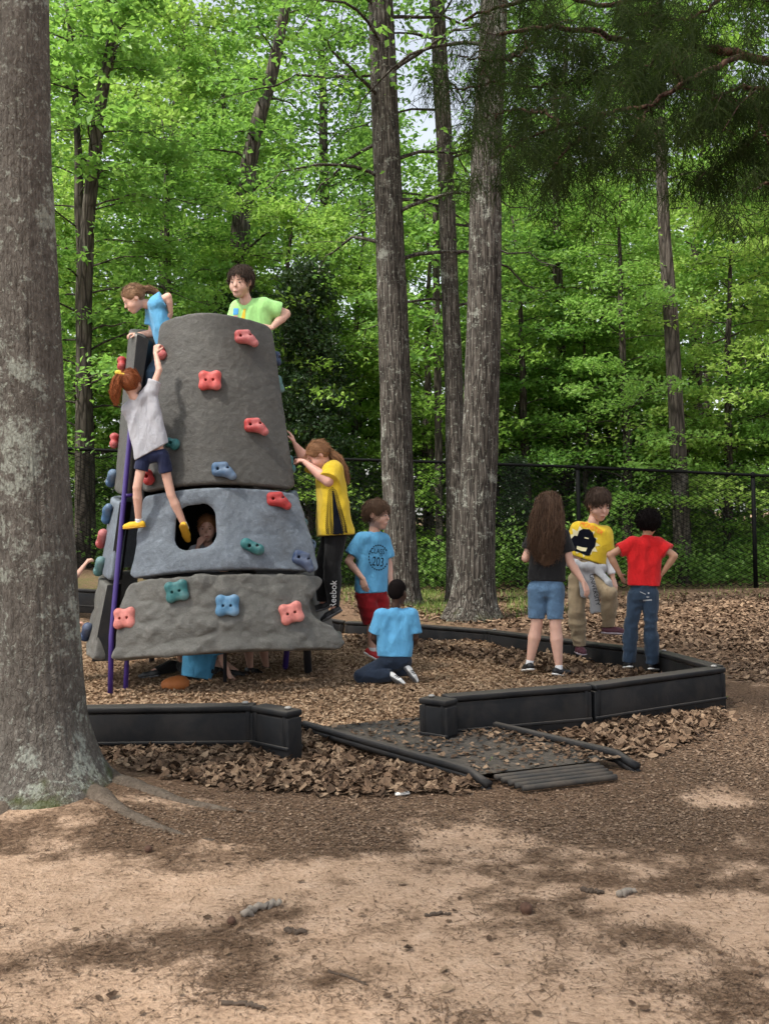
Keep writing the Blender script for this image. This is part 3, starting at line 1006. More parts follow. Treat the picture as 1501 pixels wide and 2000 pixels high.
far_trunk([(1190, 930, 9), (1186, 800, 10), (1183, 740, 13), (1180, 690, 11), (1178, 560, 6)], 21.5, 'vine clad broken stem behind the yellow shirt boy', 56)
place_tree('evergreen_tree', V5, at_px(606, 16.9), 1.0, 1.0, 'dark evergreen just right of the tower behind the fence', None)
place_tree('evergreen_tree', V5, at_px(470, 18.0), 2.0, .95, 'dark evergreen hidden behind the tower top', None)
place_tree('evergreen_tree', V5, at_px(1010, 17.2), 3.0, .42, 'low dark evergreen bush beside the girl with long hair', None)
for i in range(20):
    x = -160 + (i + rngT.uniform(.15, .85)) * 1840 / 20
    place_tree('sapling', (V6, V7, V6)[i % 3], at_px(x, rngT.uniform(18.4, 22.0)), rngT.uniform(0, 6.28), rngT.uniform(.7, 1.15), 'leafy sapling in the thicket right behind the fence', 'saplings in the thicket', 'sapling')
# deep woods
k = 0
for row, (D, n, vs) in enumerate(((25, 5, (V3, V4)), (33, 7, (V4, V3)), (46, 9, (V3, V4)))):
    for i in range(n):
        x = -500 + (i + rngT.uniform(.1, .9)) * 2500 / n
        d = D * rngT.uniform(.92, 1.08)
        v = vs[(i + row) % 2]
        place_tree('broadleaf_tree', v, at_px(x, d), rngT.uniform(0, 6.28), rngT.uniform(.8, 1.1), 'tall leafy tree deep in the woods behind the black fence', 'trees deep in the woods')
    for i in range(n + 3):
        x = -400 + (i + rngT.uniform(.1, .9)) * 2300 / (n + 3)
        d = D * rngT.uniform(.9, 1.1)
        place_tree('broadleaf_tree', (V1, V2)[(i + row) % 2], at_px(x, d), rngT.uniform(0, 6.28), rngT.uniform(.75, 1.25), 'tall leafy tree deep in the woods behind the black fence', 'trees deep in the woods')

# unseen open-crowned trees added beside and behind the viewer to dapple the play area with shade
V8 = tree_meshes('open_crown', gen_tree(108, 16.0, 7.5, 4.6, 34, .2, per=15, leaf=.17, flat=.16, sxy=.28, droop=.3), M_BARK_FAR, M_LEAF)
for k, (x, y, sc, lab) in enumerate(((-5.4, 2.0, .85, 'unseen open crowned tree added for shade beyond the near side of the lichen trunk'), (-3.6, -2.4, .85, 'unseen open crowned tree added behind the viewer to dapple the sand'), (-8.6, 6.0, .9, 'unseen open crowned tree added for shade well beyond the lichen trunk'))):
    place_tree('broadleaf_tree', V8, (x, y, float(zt(x, y)) - .05), k * 1.3, sc, lab, 'unseen trees added for shade around the viewer')
# --- undergrowth: ivy and brambles massed behind and along the fence
rng = np.random.default_rng(77)
C = []
for i in range(1500):
    x = rng.uniform(-350, 1850); D = rng.uniform(0, 1) ** 1.3 * 6.5 + np.interp(x, FX, FD) + .7
    p = pix(x, 1060, D); g = zt(p[0], p[1])
    hh = (.25 + 1.2 * (0.5 + .5 * vnoise(np.array([p[0], p[1], 0.]), .55, 9)) ** 1.2) * rng.uniform(.5, 1.25) * (.75 + .09 * (D - 15))
    n = int(30 + 44 * hh)
    c = rng.normal(size=(n, 3)) * np.array((.24, .24, .1))
    zz = rng.uniform(0, 1, n) ** .7 * hh
    c[:, 0] *= 1.15 - .5 * zz / max(hh, .1)
    c[:, 0] += p[0]; c[:, 1] += p[1]; c[:, 2] += g + zz
    C.append(c)
C = np.concatenate(C)
V, Q = leaf_quads(C, .085, rng, .45, .12, .75)
tag(link('undergrowth', mesh_data('undergrowth', V, Q, False), M_LEAF_U), 'dense green brambles and ivy massed behind the fence', None, None, 'stuff')

# --- pine bough hanging into the upper right corner
M_NEEDLE = leaf_mat('pine_needles', (.006, .010, .003), (.013, .021, .006), (.030, .038, .010), .12, .85)  # needle tones darkened, standing in for back-lit shade
M_NEEDLE.node_tree.nodes['Principled BSDF'].inputs['Specular IOR Level'].default_value = .08
rng = np.random.default_rng(99)
px_c = pix(1900, 900, 6.2)
pine = empty('pine_tree', (float(px_c[0]), float(px_c[1]), float(zt(px_c[0], px_c[1]))), 'pine with drooping needle boughs hanging into the upper corner', 'tree')
tp = np.stack([np.full(12, px_c[0]) + np.linspace(0, .15, 12), np.full(12, px_c[1]), np.linspace(-.1, 9.5, 12)], -1)
V, Q = trunk_mesh(tp, np.linspace(.17, .04, 12), 60, 160, .010, 20, 1.6, None, 8)
child_world('trunk', V, Q, M_BARK_PINE, pine)
twigs = [
    ([(1900, 160), (1640, 150), (1501, 120), (1400, 98), (1300, 90), (1230, 85), (1150, 60), (1060, 50), (980, 70)], 5.6, .034),
    ([(1440, 112), (1370, 140), (1330, 165), (1270, 205), (1180, 222), (1100, 245), (1010, 280), (960, 310)], 5.3, .016),
    ([(1330, 160), (1312, 120), (1318, 95)], 5.4, .012),
    ([(1900, 60), (1700, 40), (1560, 10), (1420, -20), (1300, -10), (1180, 10), (1080, -10), (980, 10), (900, 40)], 6.0, .025),
    ([(1900, 330), (1700, 250), (1560, 200), (1460, 170), (1400, 190), (1360, 240)], 5.2, .018),
    ([(1560, 190), (1500, 240), (1440, 300), (1400, 330), (1360, 345)], 5.4, .012),
    ([(1700, 300), (1600, 330), (1520, 350), (1470, 370)], 5.0, .012),
    ([(1230, 85), (1200, 130), (1130, 160), (1050, 170), (970, 160), (910, 175)], 5.7, .012),
    ([(1180, 222), (1130, 270), (1090, 310), (1075, 340)], 5.2, .009),
    ([(1100, 245), (1060, 220), (1000, 215), (930, 235)], 5.4, .009),
    ([(1420, -20), (1380, 20), (1330, 40), (1240, 30)], 5.9, .01),
    ([(1300, 90), (1260, 140), (1230, 165), (1190, 165)], 5.5, .01),
    ([(1060, 50), (1010, 110), (960, 120), (890, 110)], 5.8, .01),
    ([(1270, 205), (1250, 250), (1230, 280)], 5.2, .008),
    ([(1460, 170), (1480, 230), (1500, 280)], 5.1, .008),
    ([(1300, -10), (1260, 30), (1200, 20)], 6.0, .008),
]
anchors = []
for pts, D, r0 in twigs:
    pts = np.array(pts, float)
    tt = np.linspace(0, 1, 40)
    w = np.interp(tt, np.linspace(0, 1, len(pts)), np.arange(len(pts)))
    X = np.stack([np.interp(w, np.arange(len(pts)), pts[:, k]) for k in range(2)], -1)
    Dd = D + .25 * np.sin(tt * 3 + D * 9)
    P = pix(X[:, 0], X[:, 1], Dd)
    P += rng.normal(size=P.shape) * .008
    mb = MB(); mb.tube(P, np.linspace(r0, r0 * .25 + .002, 40), 8)
    mb.build('branch', M_BARK_PINE, pine)
    for k in range(int(25 * len(pts) / 3)):
        i = rng.integers(4 if r0 > .02 else 0, 40)
        if X[i, 0] > 1700: continue
        if r0 > .03 and 1240 < X[i, 0] < 1501 and rng.random() < .8: continue
        d = rng.normal(size=3) * np.array((.15, .22, .07)); d[2] -= .03 + rng.exponential(.055)
        q = P[i] + d
        if rng.random() < .14:
            mb = MB(); mb.tube(np.array([P[i], P[i] + d * .5 + np.array((0, 0, .03)), q]), [.004, .003, .002], 4, False)
            mb.build('twig', M_BARK_PINE, pine)
        anchors.append(q)
anchors = np.array(anchors)
NV = []; 
for q in anchors:
    n = rng.integers(40, 75)
    b = q + rng.normal(size=(n, 3)) * np.array((.03, .03, .04))
    d = rng.normal(size=(n, 3)) * np.array((.62, .62, .35)) + np.array((0, 0, -.75))
    d /= np.linalg.norm(d, axis=1)[:, None]
    L = rng.uniform(.06, .17, n)[:, None]
    s = np.cross(d, rng.normal(size=(n, 3))); s /= np.linalg.norm(s, axis=1)[:, None]
    s *= .0016
    m_ = b + d * L * .55 + rng.normal(size=(n, 3)) * .008
    e = b + d * L + np.array((0, 0, -.03)) * rng.random((n, 1))
    NV.append(np.stack([b - s, b + s, m_ + s, m_ - s, e], 1))
NV = np.concatenate(NV); n = len(NV)
i5 = np.arange(n) * 5
o = child_world('needles', NV.reshape(-1, 3), [np.stack([i5, i5 + 1, i5 + 2, i5 + 3], -1), np.stack([i5 + 3, i5 + 2, i5 + 4], -1)], M_NEEDLE, pine, False)
o['kind'] = 'stuff'
# ------------------------------------------------------------------ climbing tower
def rock_mat(name, base, var=.25, scale=7):
    m, nt, b = new_mat(name)
    v = coords(nt)
    n = noise_n(nt, scale, 6, .62, v); nf = noise_n(nt, 120, 4, .6, v); nm = noise_n(nt, 28, 5, .6, v)
    s = math_n(nt, 'ADD', math_n(nt, 'MULTIPLY', n, .55), math_n(nt, 'MULTIPLY', nf, .45))
    r = ramp(nt, s, [(.32, tuple(c * (1 - var) for c in base)), (.5, base), (.68, tuple(c * (1 + var) for c in base))])
    # pale scuffs worn by hands and feet
    sc = ramp(nt, noise_n(nt, 9, 8, .75, v, .8), [(.56, (0, 0, 0)), (.70, (1, 1, 1))]).outputs[0]
    c = mixc(nt, math_n(nt, 'MULTIPLY', sc, .5), r.outputs[0], tuple(min(1, c * 2.0) for c in base))
    gp = nt.nodes.new('ShaderNodeNewGeometry')
    wear = ramp(nt, math_n(nt, 'ADD', gp.outputs['Pointiness'], math_n(nt, 'MULTIPLY', math_n(nt, 'SUBTRACT', nm, .5), .12)), [(.505, (0, 0, 0)), (.56, (1, 1, 1))]).outputs[0]
    c = mixc(nt, math_n(nt, 'MULTIPLY', wear, .45), c, tuple(min(1, x * 2.3) for x in base))
    grime = ramp(nt, noise_n(nt, 4, 6, .7, v), [(.52, (0, 0, 0)), (.68, (1, 1, 1))]).outputs[0]
    c = mixc(nt, math_n(nt, 'MULTIPLY', grime, .35), c, (.06, .05, .04))
    nt.links.new(c, b.inputs['Base Color'])
    b.inputs['Roughness'].default_value = .62
    b.inputs['Specular IOR Level'].default_value = .35
    bump(nt, b, math_n(nt, 'ADD', math_n(nt, 'MULTIPLY', nm, .8), math_n(nt, 'MULTIPLY', nf, .35)), .8, .012)
    return m
M_R1 = rock_mat('taupe_moulded_plastic', (.066, .063, .058))
M_R2 = rock_mat('bluegrey_moulded_plastic', (.118, .138, .165))
M_R3 = rock_mat('stone_grey_moulded_plastic', (.100, .096, .087))
M_PURPLE = plain('purple_enamel', (.050, .024, .17), .4, .1, 20, 0)
M_DARKSTEEL = plain('dark_steel', (.02, .02, .024), .4, .15, 25, 0)
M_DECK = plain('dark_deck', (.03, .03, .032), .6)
M_HOLE_SHADE = plain('hole_shade_black', (.010, .010, .011), .8)

tower = empty('climbing_tower', tuple(pix(440, 1340, 7.7) * np.array((1, 1, 0))), 'tall grey moulded climbing tower with bolted coloured handholds', 'climbing tower')

def panel(name, TL, TR, BL, BR, nout, sag, T, mat, amp=.006, nf=6.0, seed=0, hole=None, notch=None, lumps=None, h=.0095, rnd=.020, label=None, fine=.0018):
    c = [pix(*p) for p in (TL, TR, BL, BR)]
    W = (np.linalg.norm(c[1] - c[0]) + np.linalg.norm(c[3] - c[2])) / 2
    H = (np.linalg.norm(c[2] - c[0]) + np.linalg.norm(c[3] - c[1])) / 2
    nout = np.array(nout, float); nout /= np.linalg.norm(nout)
    def post(Fd, X):
        u, v, w = X[..., 0], X[..., 1], X[..., 2]
        qx = np.abs(u) - (W / 2 - rnd); qy = np.abs(v - H / 2) - (H / 2 - rnd)
        # rounded slab; corners of the outline rounder than its lips
        rc = .035
        ox = np.maximum(qx + rc, 0); oy = np.maximum(qy + rc, 0)
        d2 = np.sqrt(ox * ox + oy * oy) + np.minimum(np.maximum(qx + rc, qy + rc), 0) - rc
        qz = np.abs(w - T / 2) - (T / 2 - rnd)
        d = np.sqrt(np.maximum(d2, 0) ** 2 + np.maximum(qz, 0) ** 2) + np.minimum(np.maximum(d2, qz), 0) - rnd
        if hole is not None:
            hu, hv, hw, hh = hole
            ax_ = np.abs(u - hu) - hw + .085; ay_ = np.abs(v - hv - .06 * (u - hu)) - hh + .085
            dh = np.sqrt(np.maximum(ax_, 0) ** 2 + np.maximum(ay_, 0) ** 2) + np.minimum(np.maximum(ax_, ay_), 0) - .085
            d = smax(d, -dh, .10)
        if notch is not None:
            nu_, nv_, nr, nr2 = notch
            dn = (np.sqrt(((u - nu_) / nr) ** 2 + ((v - nv_) / nr2) ** 2) - 1) * min(nr, nr2)
            d = smax(d, -dn, .05)
        P3 = np.stack([u + seed, v, w * .4], -1)
        fade = smoothstep(-.01, .05, T * .6 - w)
        n = fbm(P3, nf, 3, seed)
        if lumps:
            n2 = fbm(P3 * np.array((1, 1.2, 1)), lumps[0], 3, seed + 9)
            d = d - lumps[1] * fade * (np.abs(n2) * 2 - .5)
        return d - amp * fade * n - fine * fade * vnoise(P3, 38, seed + 4)
    V, Q = blob([], h, 1, post, ((-W / 2 - .03, -.03, -.05), (W / 2 + .03, H + .03, T + .03)))
    s = V[:, 0] / W + .5; t = V[:, 1] / H
    P = (c[2] * (1 - s)[:, None] + c[3] * s[:, None]) * (1 - t)[:, None] + (c[0] * (1 - s)[:, None] + c[1] * s[:, None]) * t[:, None]
    ex = c[3] - c[2]; ex /= np.linalg.norm(ex)
    q = 2 * s - 1
    nn = nout + ex * (q * 4 * sag / W)[:, None]
    nn /= np.linalg.norm(nn, axis=1)[:, None]
    P = P + nout * (sag * (1 - q ** 2))[:, None] - nn * V[:, 2:3]
    # winding check
    ctr = P.mean(0)
    a, b2, c2 = P[Q[:, 0]], P[Q[:, 1]], P[Q[:, 2]]
    nrm = np.cross(b2 - a, c2 - a)
    fr = V[Q[:, 0], 2] < T * .3
    if (nrm[fr] @ nout).sum() < 0: Q = Q[:, ::-1]
    o = child_world(name, P, Q, mat, tower)
    if label: o['label'] = label
    return o, BVHTree.FromPolygons([tuple(p) for p in P], [tuple(q_) for q_ in Q.tolist()])

NF = (-.05, -1, .22)
front = []
front.append(panel('front_panel', (310, 631, 7.47), (533, 638, 7.54), (275, 963, 7.20), (580, 957, 7.27), NF, .23, .07, M_R1, .004, 5, 1, lumps=(2.2, .005), label='tall smooth taupe upper front panel', fine=.0034))
front.append(panel('front_panel', (276, 969, 7.20), (584, 963, 7.27), (251, 1131, 7.06), (629, 1116, 7.13), NF, .23, .07, M_R2, .012, 4, 2, hole=(-.165, .335, .138, .146), lumps=(3.2, .016), label='blue grey middle front panel with a crawl hole', fine=.003))
front.append(panel('front_panel', (250, 1137, 7.06), (629, 1122, 7.13), (213, 1292, 6.94), (673, 1268, 7.01), NF, .23, .09, M_R3, .014, 5, 3, notch=(.885, .33, .25, .18), lumps=(5.0, .030), label='lumpy stone grey lower front panel with a foot notch', fine=.003))
NL = (-1, -.12, .2)
left = []
left.append(panel('side_panel', (300, 646, 8.75), (268, 650, 7.58), (276, 955, 8.6), (237, 968, 7.36), NL, .13, .085, M_R1, .004, 5, 4, h=.012))
left.append(panel('side_panel', (272, 968, 8.6), (234, 980, 7.36), (255, 1105, 8.5), (213, 1135, 7.20), NL, .14, .085, M_R2, .010, 4, 5, h=.012))
left.append(panel('side_panel', (252, 1112, 8.5), (210, 1142, 7.20), (235, 1245, 8.4), (180, 1293, 7.05), NL, .15, .11, M_R3, .012, 5, 6, lumps=(5, .015), h=.012))
NR_ = (1, -.05, .2)
right = []
right.append(panel('side_panel', (492, 655, 7.72), (520, 650, 8.85), (540, 960, 7.46), (560, 950, 8.7), NR_, .10, .07, M_R1, .004, 5, 7, h=.013))
right.append(panel('side_panel', (545, 968, 7.46), (565, 958, 8.7), (578, 1116, 7.34), (600, 1098, 8.6), NR_, .10, .07, M_R2, .010, 4, 8, h=.013))
right.append(panel('side_panel', (575, 1122, 7.34), (598, 1104, 8.6), (612, 1262, 7.22), (640, 1240, 8.5), NR_, .12, .07, M_R3, .012, 5, 9, h=.013))
NB = (.05, 1, .2)
panel('back_panel', (330, 660, 9.05), (505, 662, 9.05), (290, 1232, 9.3), (610, 1228, 9.3), NB, .12, .06, M_DECK, .006, 4, 10, h=.018)  # given the dark deck colour so the tower inside looks shaded
# step ledge that closes the notch low on the side
mb = MB()
mb.box(pix(648, 1250, 7.30), (.075, .10, .06), None, .03)
mb.build('step_pocket', M_R3, tower)
# deck, inner uprights and legs
zd = 1.72
mb = MB(); a, b_ = pix(262, 900, 7.42), pix(560, 900, 9.15)
mb.box(((a[0] + b_[0]) / 2, (a[1] + b_[1]) / 2, zd), ((b_[0] - a[0]) / 2 - .06, (b_[1] - a[1]) / 2 - .02, .03), None, .01)
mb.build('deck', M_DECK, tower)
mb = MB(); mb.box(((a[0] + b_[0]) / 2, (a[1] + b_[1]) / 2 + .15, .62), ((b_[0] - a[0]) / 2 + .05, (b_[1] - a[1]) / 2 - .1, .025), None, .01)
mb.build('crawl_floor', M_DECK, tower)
# black box added behind the hole: shuts light out and stands in for shade
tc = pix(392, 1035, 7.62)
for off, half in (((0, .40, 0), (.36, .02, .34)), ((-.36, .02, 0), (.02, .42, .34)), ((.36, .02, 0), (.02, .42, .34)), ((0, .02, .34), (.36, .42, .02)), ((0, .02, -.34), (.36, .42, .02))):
    mb = MB(); mb.box(tc + np.array(off), half, None, .005); mb.build('hole_shade_wall', M_HOLE_SHADE, tower)
def leg(pts, r, mat, name, n=10):
    P = np.array([pix(*p) for p in pts])
    P[-1, 2] = float(zt(P[-1, 0], P[-1, 1])) - .04
    mb = MB(); mb.tube(P, r, n); return mb.build(name, mat, tower)
leg([(262, 760, 7.42), (253, 862, 7.33), (238, 1020, 7.20), (218, 1240, 7.02), (215, 1346, 6.98)], .019, M_PURPLE, 'ladder_rail')
leg([(255, 1200, 7.30), (249, 1260, 7.22), (245, 1342, 7.15)], .018, M_PURPLE, 'ladder_rail')
for q4, d4 in (([(268, 653), (291, 663), (245, 967), (236, 968)], 7.50), ([(234, 981), (247, 980), (227, 1134), (213, 1135)], 7.30), ([(210, 1143), (226, 1142), (215, 1291), (180, 1292)], 7.14)):
    A = np.array([pix(x, y, d4 - .03 - .0003 * (y - 650) * 0) for x, y in q4]); B = A + np.array((.0, .16, 0))
    child_world('edge_flange', np.concatenate([A, B]), np.array([[0, 1, 2, 3], [7, 6, 5, 4], [0, 4, 5, 1], [1, 5, 6, 2], [2, 6, 7, 3], [3, 7, 4, 0]])[:, ::-1], M_BLACK, tower, False)
for p, q_ in (((247, 968, 7.23), (277, 965, 7.40)),):
    mb = MB(); mb.tube(np.array([pix(*p), pix(*q_)]), .013, 8); mb.build('rung', M_PURPLE, tower)
leg([(440, 1200, 7.35), (439, 1336, 7.35)], .014, M_DARKSTEEL, 'leg')
leg([(566, 1200, 8.1), (556, 1318, 8.0)], .024, M_PURPLE, 'leg')
leg([(596, 1180, 7.75), (602, 1322, 7.75)], .032, M_DARKSTEEL, 'leg')
leg([(300, 1180, 8.5), (296, 1300, 8.5)], .024, M_DARKSTEEL, 'leg')
mb = MB(); mb.tube(np.array([pix(264, 655, 7.6), pix(280, 662, 7.6), pix(292, 672, 7.9)]), .012, 8); mb.build('grab_bar', M_STAKE, tower)

# --- handholds
def hold_mesh(kind):
    if kind == 'x':
        pr = [ell((sx * .046, sy * .040, .020), (.037, .036, .030), k=.012) for sx in (-1, 1) for sy in (-1, 1)]
        pr += [cone((-.042, 0, .012), .034, (.042, 0, .012), .034, k=.02), cone((0, -.036, .012), .030, (0, .036, .012), .030, k=.02)]
        pr += [cone((sx * .026, -.004, .0), .008, (sx * .026, -.004, .08), .010, sub=True, k=.006) for sx in (-1, 1)]
    elif kind == 'd':
        pr = [cone((-.052, .030, .032), .030, (.012, .036, .036), .026, k=.012), cone((-.048, -.008, .026), .034, (.030, -.012, .030), .036, k=.02),
              cone((.030, -.012, .030), .034, (.064, -.042, .028), .030, k=.02)]
        pr += [cone((-.036, .006, .0), .009, (-.036, .006, .09), .011, sub=True, k=.006), cone((.034, .014, .0), .008, (.034, .014, .09), .010, sub=True, k=.006)]
    elif kind == 'o':
        pr = [cone((-.045, .022, .026), .036, (.045, -.020, .026), .040, k=.02), ell((-.04, .03, .034), (.034, .03, .03), k=.02)]
        pr += [cone((-.018, .002, .0), .011, (-.018, .002, .09), .013, sub=True, k=.006), cone((.036, .004, .0), .010, (.036, .004, .09), .012, sub=True, k=.006)]
    else:
        pr = [ell((0, .026, .034), (.040, .036, .040), k=.02), ell((.004, -.026, .030), (.046, .040, .036), k=.02)]
        pr += [cone((.0, .0, .03), .012, (.0, .0, .10), .014, sub=True, k=.008)]
    V, Q = blob(pr, .0042, 1)
    V = V[:]; me = mesh_data('hold_' + kind, V, Q)
    return me
HOLD = {k: hold_mesh(k) for k in 'xdor'}
HC = dict(red=(.38, .036, .036), pink=(.52, .17, .145), coral=(.46, .075, .068), blue=(.038, .10, .20), teal=(.028, .135, .14), navy=(.012, .035, .10), sky=(.075, .19, .32))
_hm = {}
def hold_mat(col):
    if col in _hm: return _hm[col]
    base = HC[col]
    m, nt, b = new_mat('hold_' + col)
    v = coords(nt)
    g = nt.nodes.new('ShaderNodeNewGeometry'); oi = nt.nodes.new('ShaderNodeObjectInfo')
    n = noise_n(nt, 22, 5, .65, v); n2 = noise_n(nt, 9, 3, .5, v)
    r = ramp(nt, n, [(.3, tuple(c * .72 for c in base)), (.7, tuple(min(1, c * 1.2) for c in base))])
    gl = sum(base) / 3
    fade = tuple(min(1, c * .75 + gl * .9 + .10) for c in base)
    w = ramp(nt, math_n(nt, 'ADD', math_n(nt, 'ADD', g.outputs['Pointiness'], math_n(nt, 'MULTIPLY', math_n(nt, 'SUBTRACT', n2, .5), .5)), math_n(nt, 'MULTIPLY', math_n(nt, 'SUBTRACT', oi.outputs['Random'], .6), .16)), [(.46, (0, 0, 0)), (.60, (1, 1, 1))]).outputs[0]
    c = mixc(nt, math_n(nt, 'MULTIPLY', w, .55), r.outputs[0], fade)
    nt.links.new(c, b.inputs['Base Color'])
    b.inputs['Roughness'].default_value = .55; b.inputs['Specular IOR Level'].default_value = .35
    bump(nt, b, n, .3, .003)
    _hm[col] = m
    return m
def hold(kind, col, P, n, roll=0, sc=1.0):
    n = np.array(n, float); n /= np.linalg.norm(n)
    up = np.array((0, 0, 1.0)); x = np.cross(up, n); x /= np.linalg.norm(x); y = np.cross(n, x)
    c, s = math.cos(roll), math.sin(roll)
    x2, y2 = x * c + y * s, y * c - x * s
    me = HOLD[kind].copy() if HOLD[kind].materials else HOLD[kind].copy()
    me.materials.append(hold_mat(col))
    o = bpy.data.objects.new('climbing_hold', me); COL.objects.link(o)
    o.parent = tower
    M = Matrix(((x2[0], y2[0], n[0], P[0] - tower.location[0]), (x2[1], y2[1], n[1], P[1] - tower.location[1]), (x2[2], y2[2], n[2], P[2] - tower.location[2]), (0, 0, 0, 1)))
    o.matrix_basis = M @ Matrix.Scale(sc, 4)
    return o
def cast(px, py):
    d = pix(px, py, 1.0) - OC; d /= np.linalg.norm(d)
    best = None
    for o, b in front:
        r = b.ray_cast(Vector(OC), Vector(d))
        if r[0] is not None and (best is None or r[3] < best[3]): best = r
    return best
for k, col, px, py, rl in (('d', 'red', 480, 663, 0), ('x', 'coral', 411, 745, 0), ('d', 'red', 499, 835, 0), ('d', 'blue', 437, 921, 0), ('d', 'red', 543, 979, 0), ('o', 'teal', 493, 1070, 0),
                           ('d', 'navy', 592, 1096, -.35), ('x', 'teal', 347, 1155, .2), ('x', 'sky', 445, 1183, 0), ('x', 'pink', 569, 1198, .25), ('x', 'pink', 246, 1208, .1), ('r', 'red', 317, 691, .3),
                           ('r', 'red', 293, 934, .2), ('r', 'teal', 338, 869, 1.2), ('o', 'blue', 262, 1062, .2)):
    r = cast(px, py)
    if r is None: print('hold miss', px, py); continue
    n = np.array(r[1]); n = n * .35 + np.array((-.05, -1, .2)) * .65
    hold(k, col, np.array(r[0]), n, rl, 1.02 if k != 'r' else .95)
for k, col, px, py, D, n, rl in (('r', 'red', 238, 712, 7.9, NL, .3), ('r', 'red', 224, 862, 7.8, NL, 0), ('o', 'blue', 214, 936, 7.75, NL, 1.2), ('d', 'blue', 206, 1005, 7.55, NL, 1.3), ('o', 'red', 194, 1054, 7.65, NL, 1.4),
                                 ('o', 'teal', 187, 1108, 7.5, NL, 1.4), ('o', 'navy', 162, 1236, 7.4, NL, 1.3),
                                 ('r', 'navy', 540, 702, 8.1, NR_, 0), ('x', 'teal', 546, 752, 8.0, NR_, .2), ('x', 'teal', 578, 908, 7.85, NR_, .2), ('o', 'teal', 606, 1030, 7.7, NR_, 1.2), ('o', 'blue', 618, 1072, 7.8, NR_, 1.2)):
    P = pix(px, py, D); sx = np.sign(n[0])
    for o_, b_v in (left if sx < 0 else right):
        rr_ = b_v.ray_cast(Vector(P + np.array((sx * 1.5, 0, 0))), Vector((-sx, 0, 0)))
        if rr_[0] is not None: P = np.array(rr_[0]); break
    hold(k, col, P, np.array(n) + np.array((0, -.25, 0)), rl)
# ------------------------------------------------------------------ people
def unit(v):
    v = np.array(v, float); return v / (np.linalg.norm(v) + 1e-9)

def local_mesh(V, D):
    """figure space (photo px right, px down, px away) -> world at distance D"""
    return pix(V[:, 0], V[:, 1], D + V[:, 2] * D / F)

SKIN = {
    'fair': plain('skin_fair', (.60, .355, .275), .5, .07, 25, .05, .001, .12, .35),
    'rosy': plain('skin_rosy', (.60, .33, .265), .5, .07, 25, .05, .001, .12, .35),
    'tan': plain('skin_tan', (.40, .225, .145), .5, .07, 25, .05, .001, .12, .35),
    'dark': plain('skin_dark', (.060, .030, .020), .45, .1, 25, .05, .001, .06, .4),
}
def hair_mat(name, col, rough=.62, spec=.22):
    m, nt, b = new_mat(name)
    g = nt.nodes.new('ShaderNodeNewGeometry')
    n = noise_n(nt, 60, 4, .6, coords(nt))
    s = math_n(nt, 'ADD', math_n(nt, 'MULTIPLY', g.outputs['Random Per Island'], .65), math_n(nt, 'MULTIPLY', n, .35))
    r = ramp(nt, s, [(.1, tuple(c * .5 for c in col)), (.5, col), (.95, tuple(min(1, c * 1.9) for c in col))])
    nt.links.new(r.outputs[0], b.inputs['Base Color'])
    b.inputs['Roughness'].default_value = rough; b.inputs['Specular IOR Level'].default_value = spec
    bump(nt, b, n, .3, .003)
    return m
HAIRM = {
    'brown': hair_mat('hair_brown', (.078, .044, .027)),
    'darkbrown': hair_mat('hair_dark_brown', (.040, .023, .015)),
    'auburn': hair_mat('hair_auburn', (.27, .080, .026)),
    'strawberry': hair_mat('hair_strawberry', (.21, .105, .052)),
    'sandy': hair_mat('hair_sandy', (.17, .095, .052)),
    'black': hair_mat('hair_black', (.006, .0045, .0045), .85, .05),
}
M_EYEW = plain('eye_white', (.34, .31, .29), .35, .02, 10, 0)
M_EYED = plain('eye_dark', (.018, .012, .009), .25, .02, 10, 0)
M_LIP = plain('lips', (.34, .105, .09), .45, .1, 10, 0)
M_LIPD = plain('lips_dark', (.07, .028, .024), .45, .1, 10, 0)

def fabric(name, col, var=.14, rough=.85, weave=220):
    if name in _mats: return _mats[name]
    m, nt, b = new_mat(name)
    v = coords(nt)
    n = noise_n(nt, 14, 5, .6, v); w = noise_n(nt, weave, 2, .5, v)
    s = math_n(nt, 'ADD', math_n(nt, 'MULTIPLY', n, .7), math_n(nt, 'MULTIPLY', w, .3))
    r = ramp(nt, s, [(.3, tuple(c * (1 - var) for c in col)), (.7, tuple(min(1, c * (1 + var)) for c in col))])
    nt.links.new(r.outputs[0], b.inputs['Base Color'])
    b.inputs['Roughness'].default_value = rough
    b.inputs['Specular IOR Level'].default_value = .2
    b.inputs['Sheen Weight'].default_value = .12
    cr = noise_n(nt, 15, 3, .55, coords(nt, 'Object', (1, 1, .42)), 1.2)
    bump(nt, b, math_n(nt, 'ADD', cr, math_n(nt, 'MULTIPLY', w, .06)), .6, .024)
    _mats[name] = m
    return m

def strands_mesh(P, r):
    """P (n, m, 3) polylines -> thin three-sided tapered tubes"""
    n, m, _ = P.shape
    t = np.gradient(P, axis=1); t /= np.linalg.norm(t, axis=2)[..., None] + 1e-9
    ref = np.array((.31, .17, .93)); a = np.cross(t, ref); a /= np.linalg.norm(a, axis=2)[..., None] + 1e-9
    b = np.cross(t, a)
    rr = (np.asarray(r) * np.linspace(1, .25, m) ** .6)[None, :, None, None]
    th = np.array([0, 2.094, 4.189])
    ring = P[:, :, None] + rr * (np.cos(th)[None, None, :, None] * a[:, :, None] + np.sin(th)[None, None, :, None] * b[:, :, None])
    V = ring.reshape(-1, 3)
    base = (np.arange(n) * m * 3)[:, None, None] + (np.arange(m - 1) * 3)[None, :, None]
    j = np.arange(3)[None, None]; k = (j + 1) % 3
    Q = np.stack([base + j, base + k, base + 3 + k, base + 3 + j], -1).reshape(-1, 4)
    return V, Q

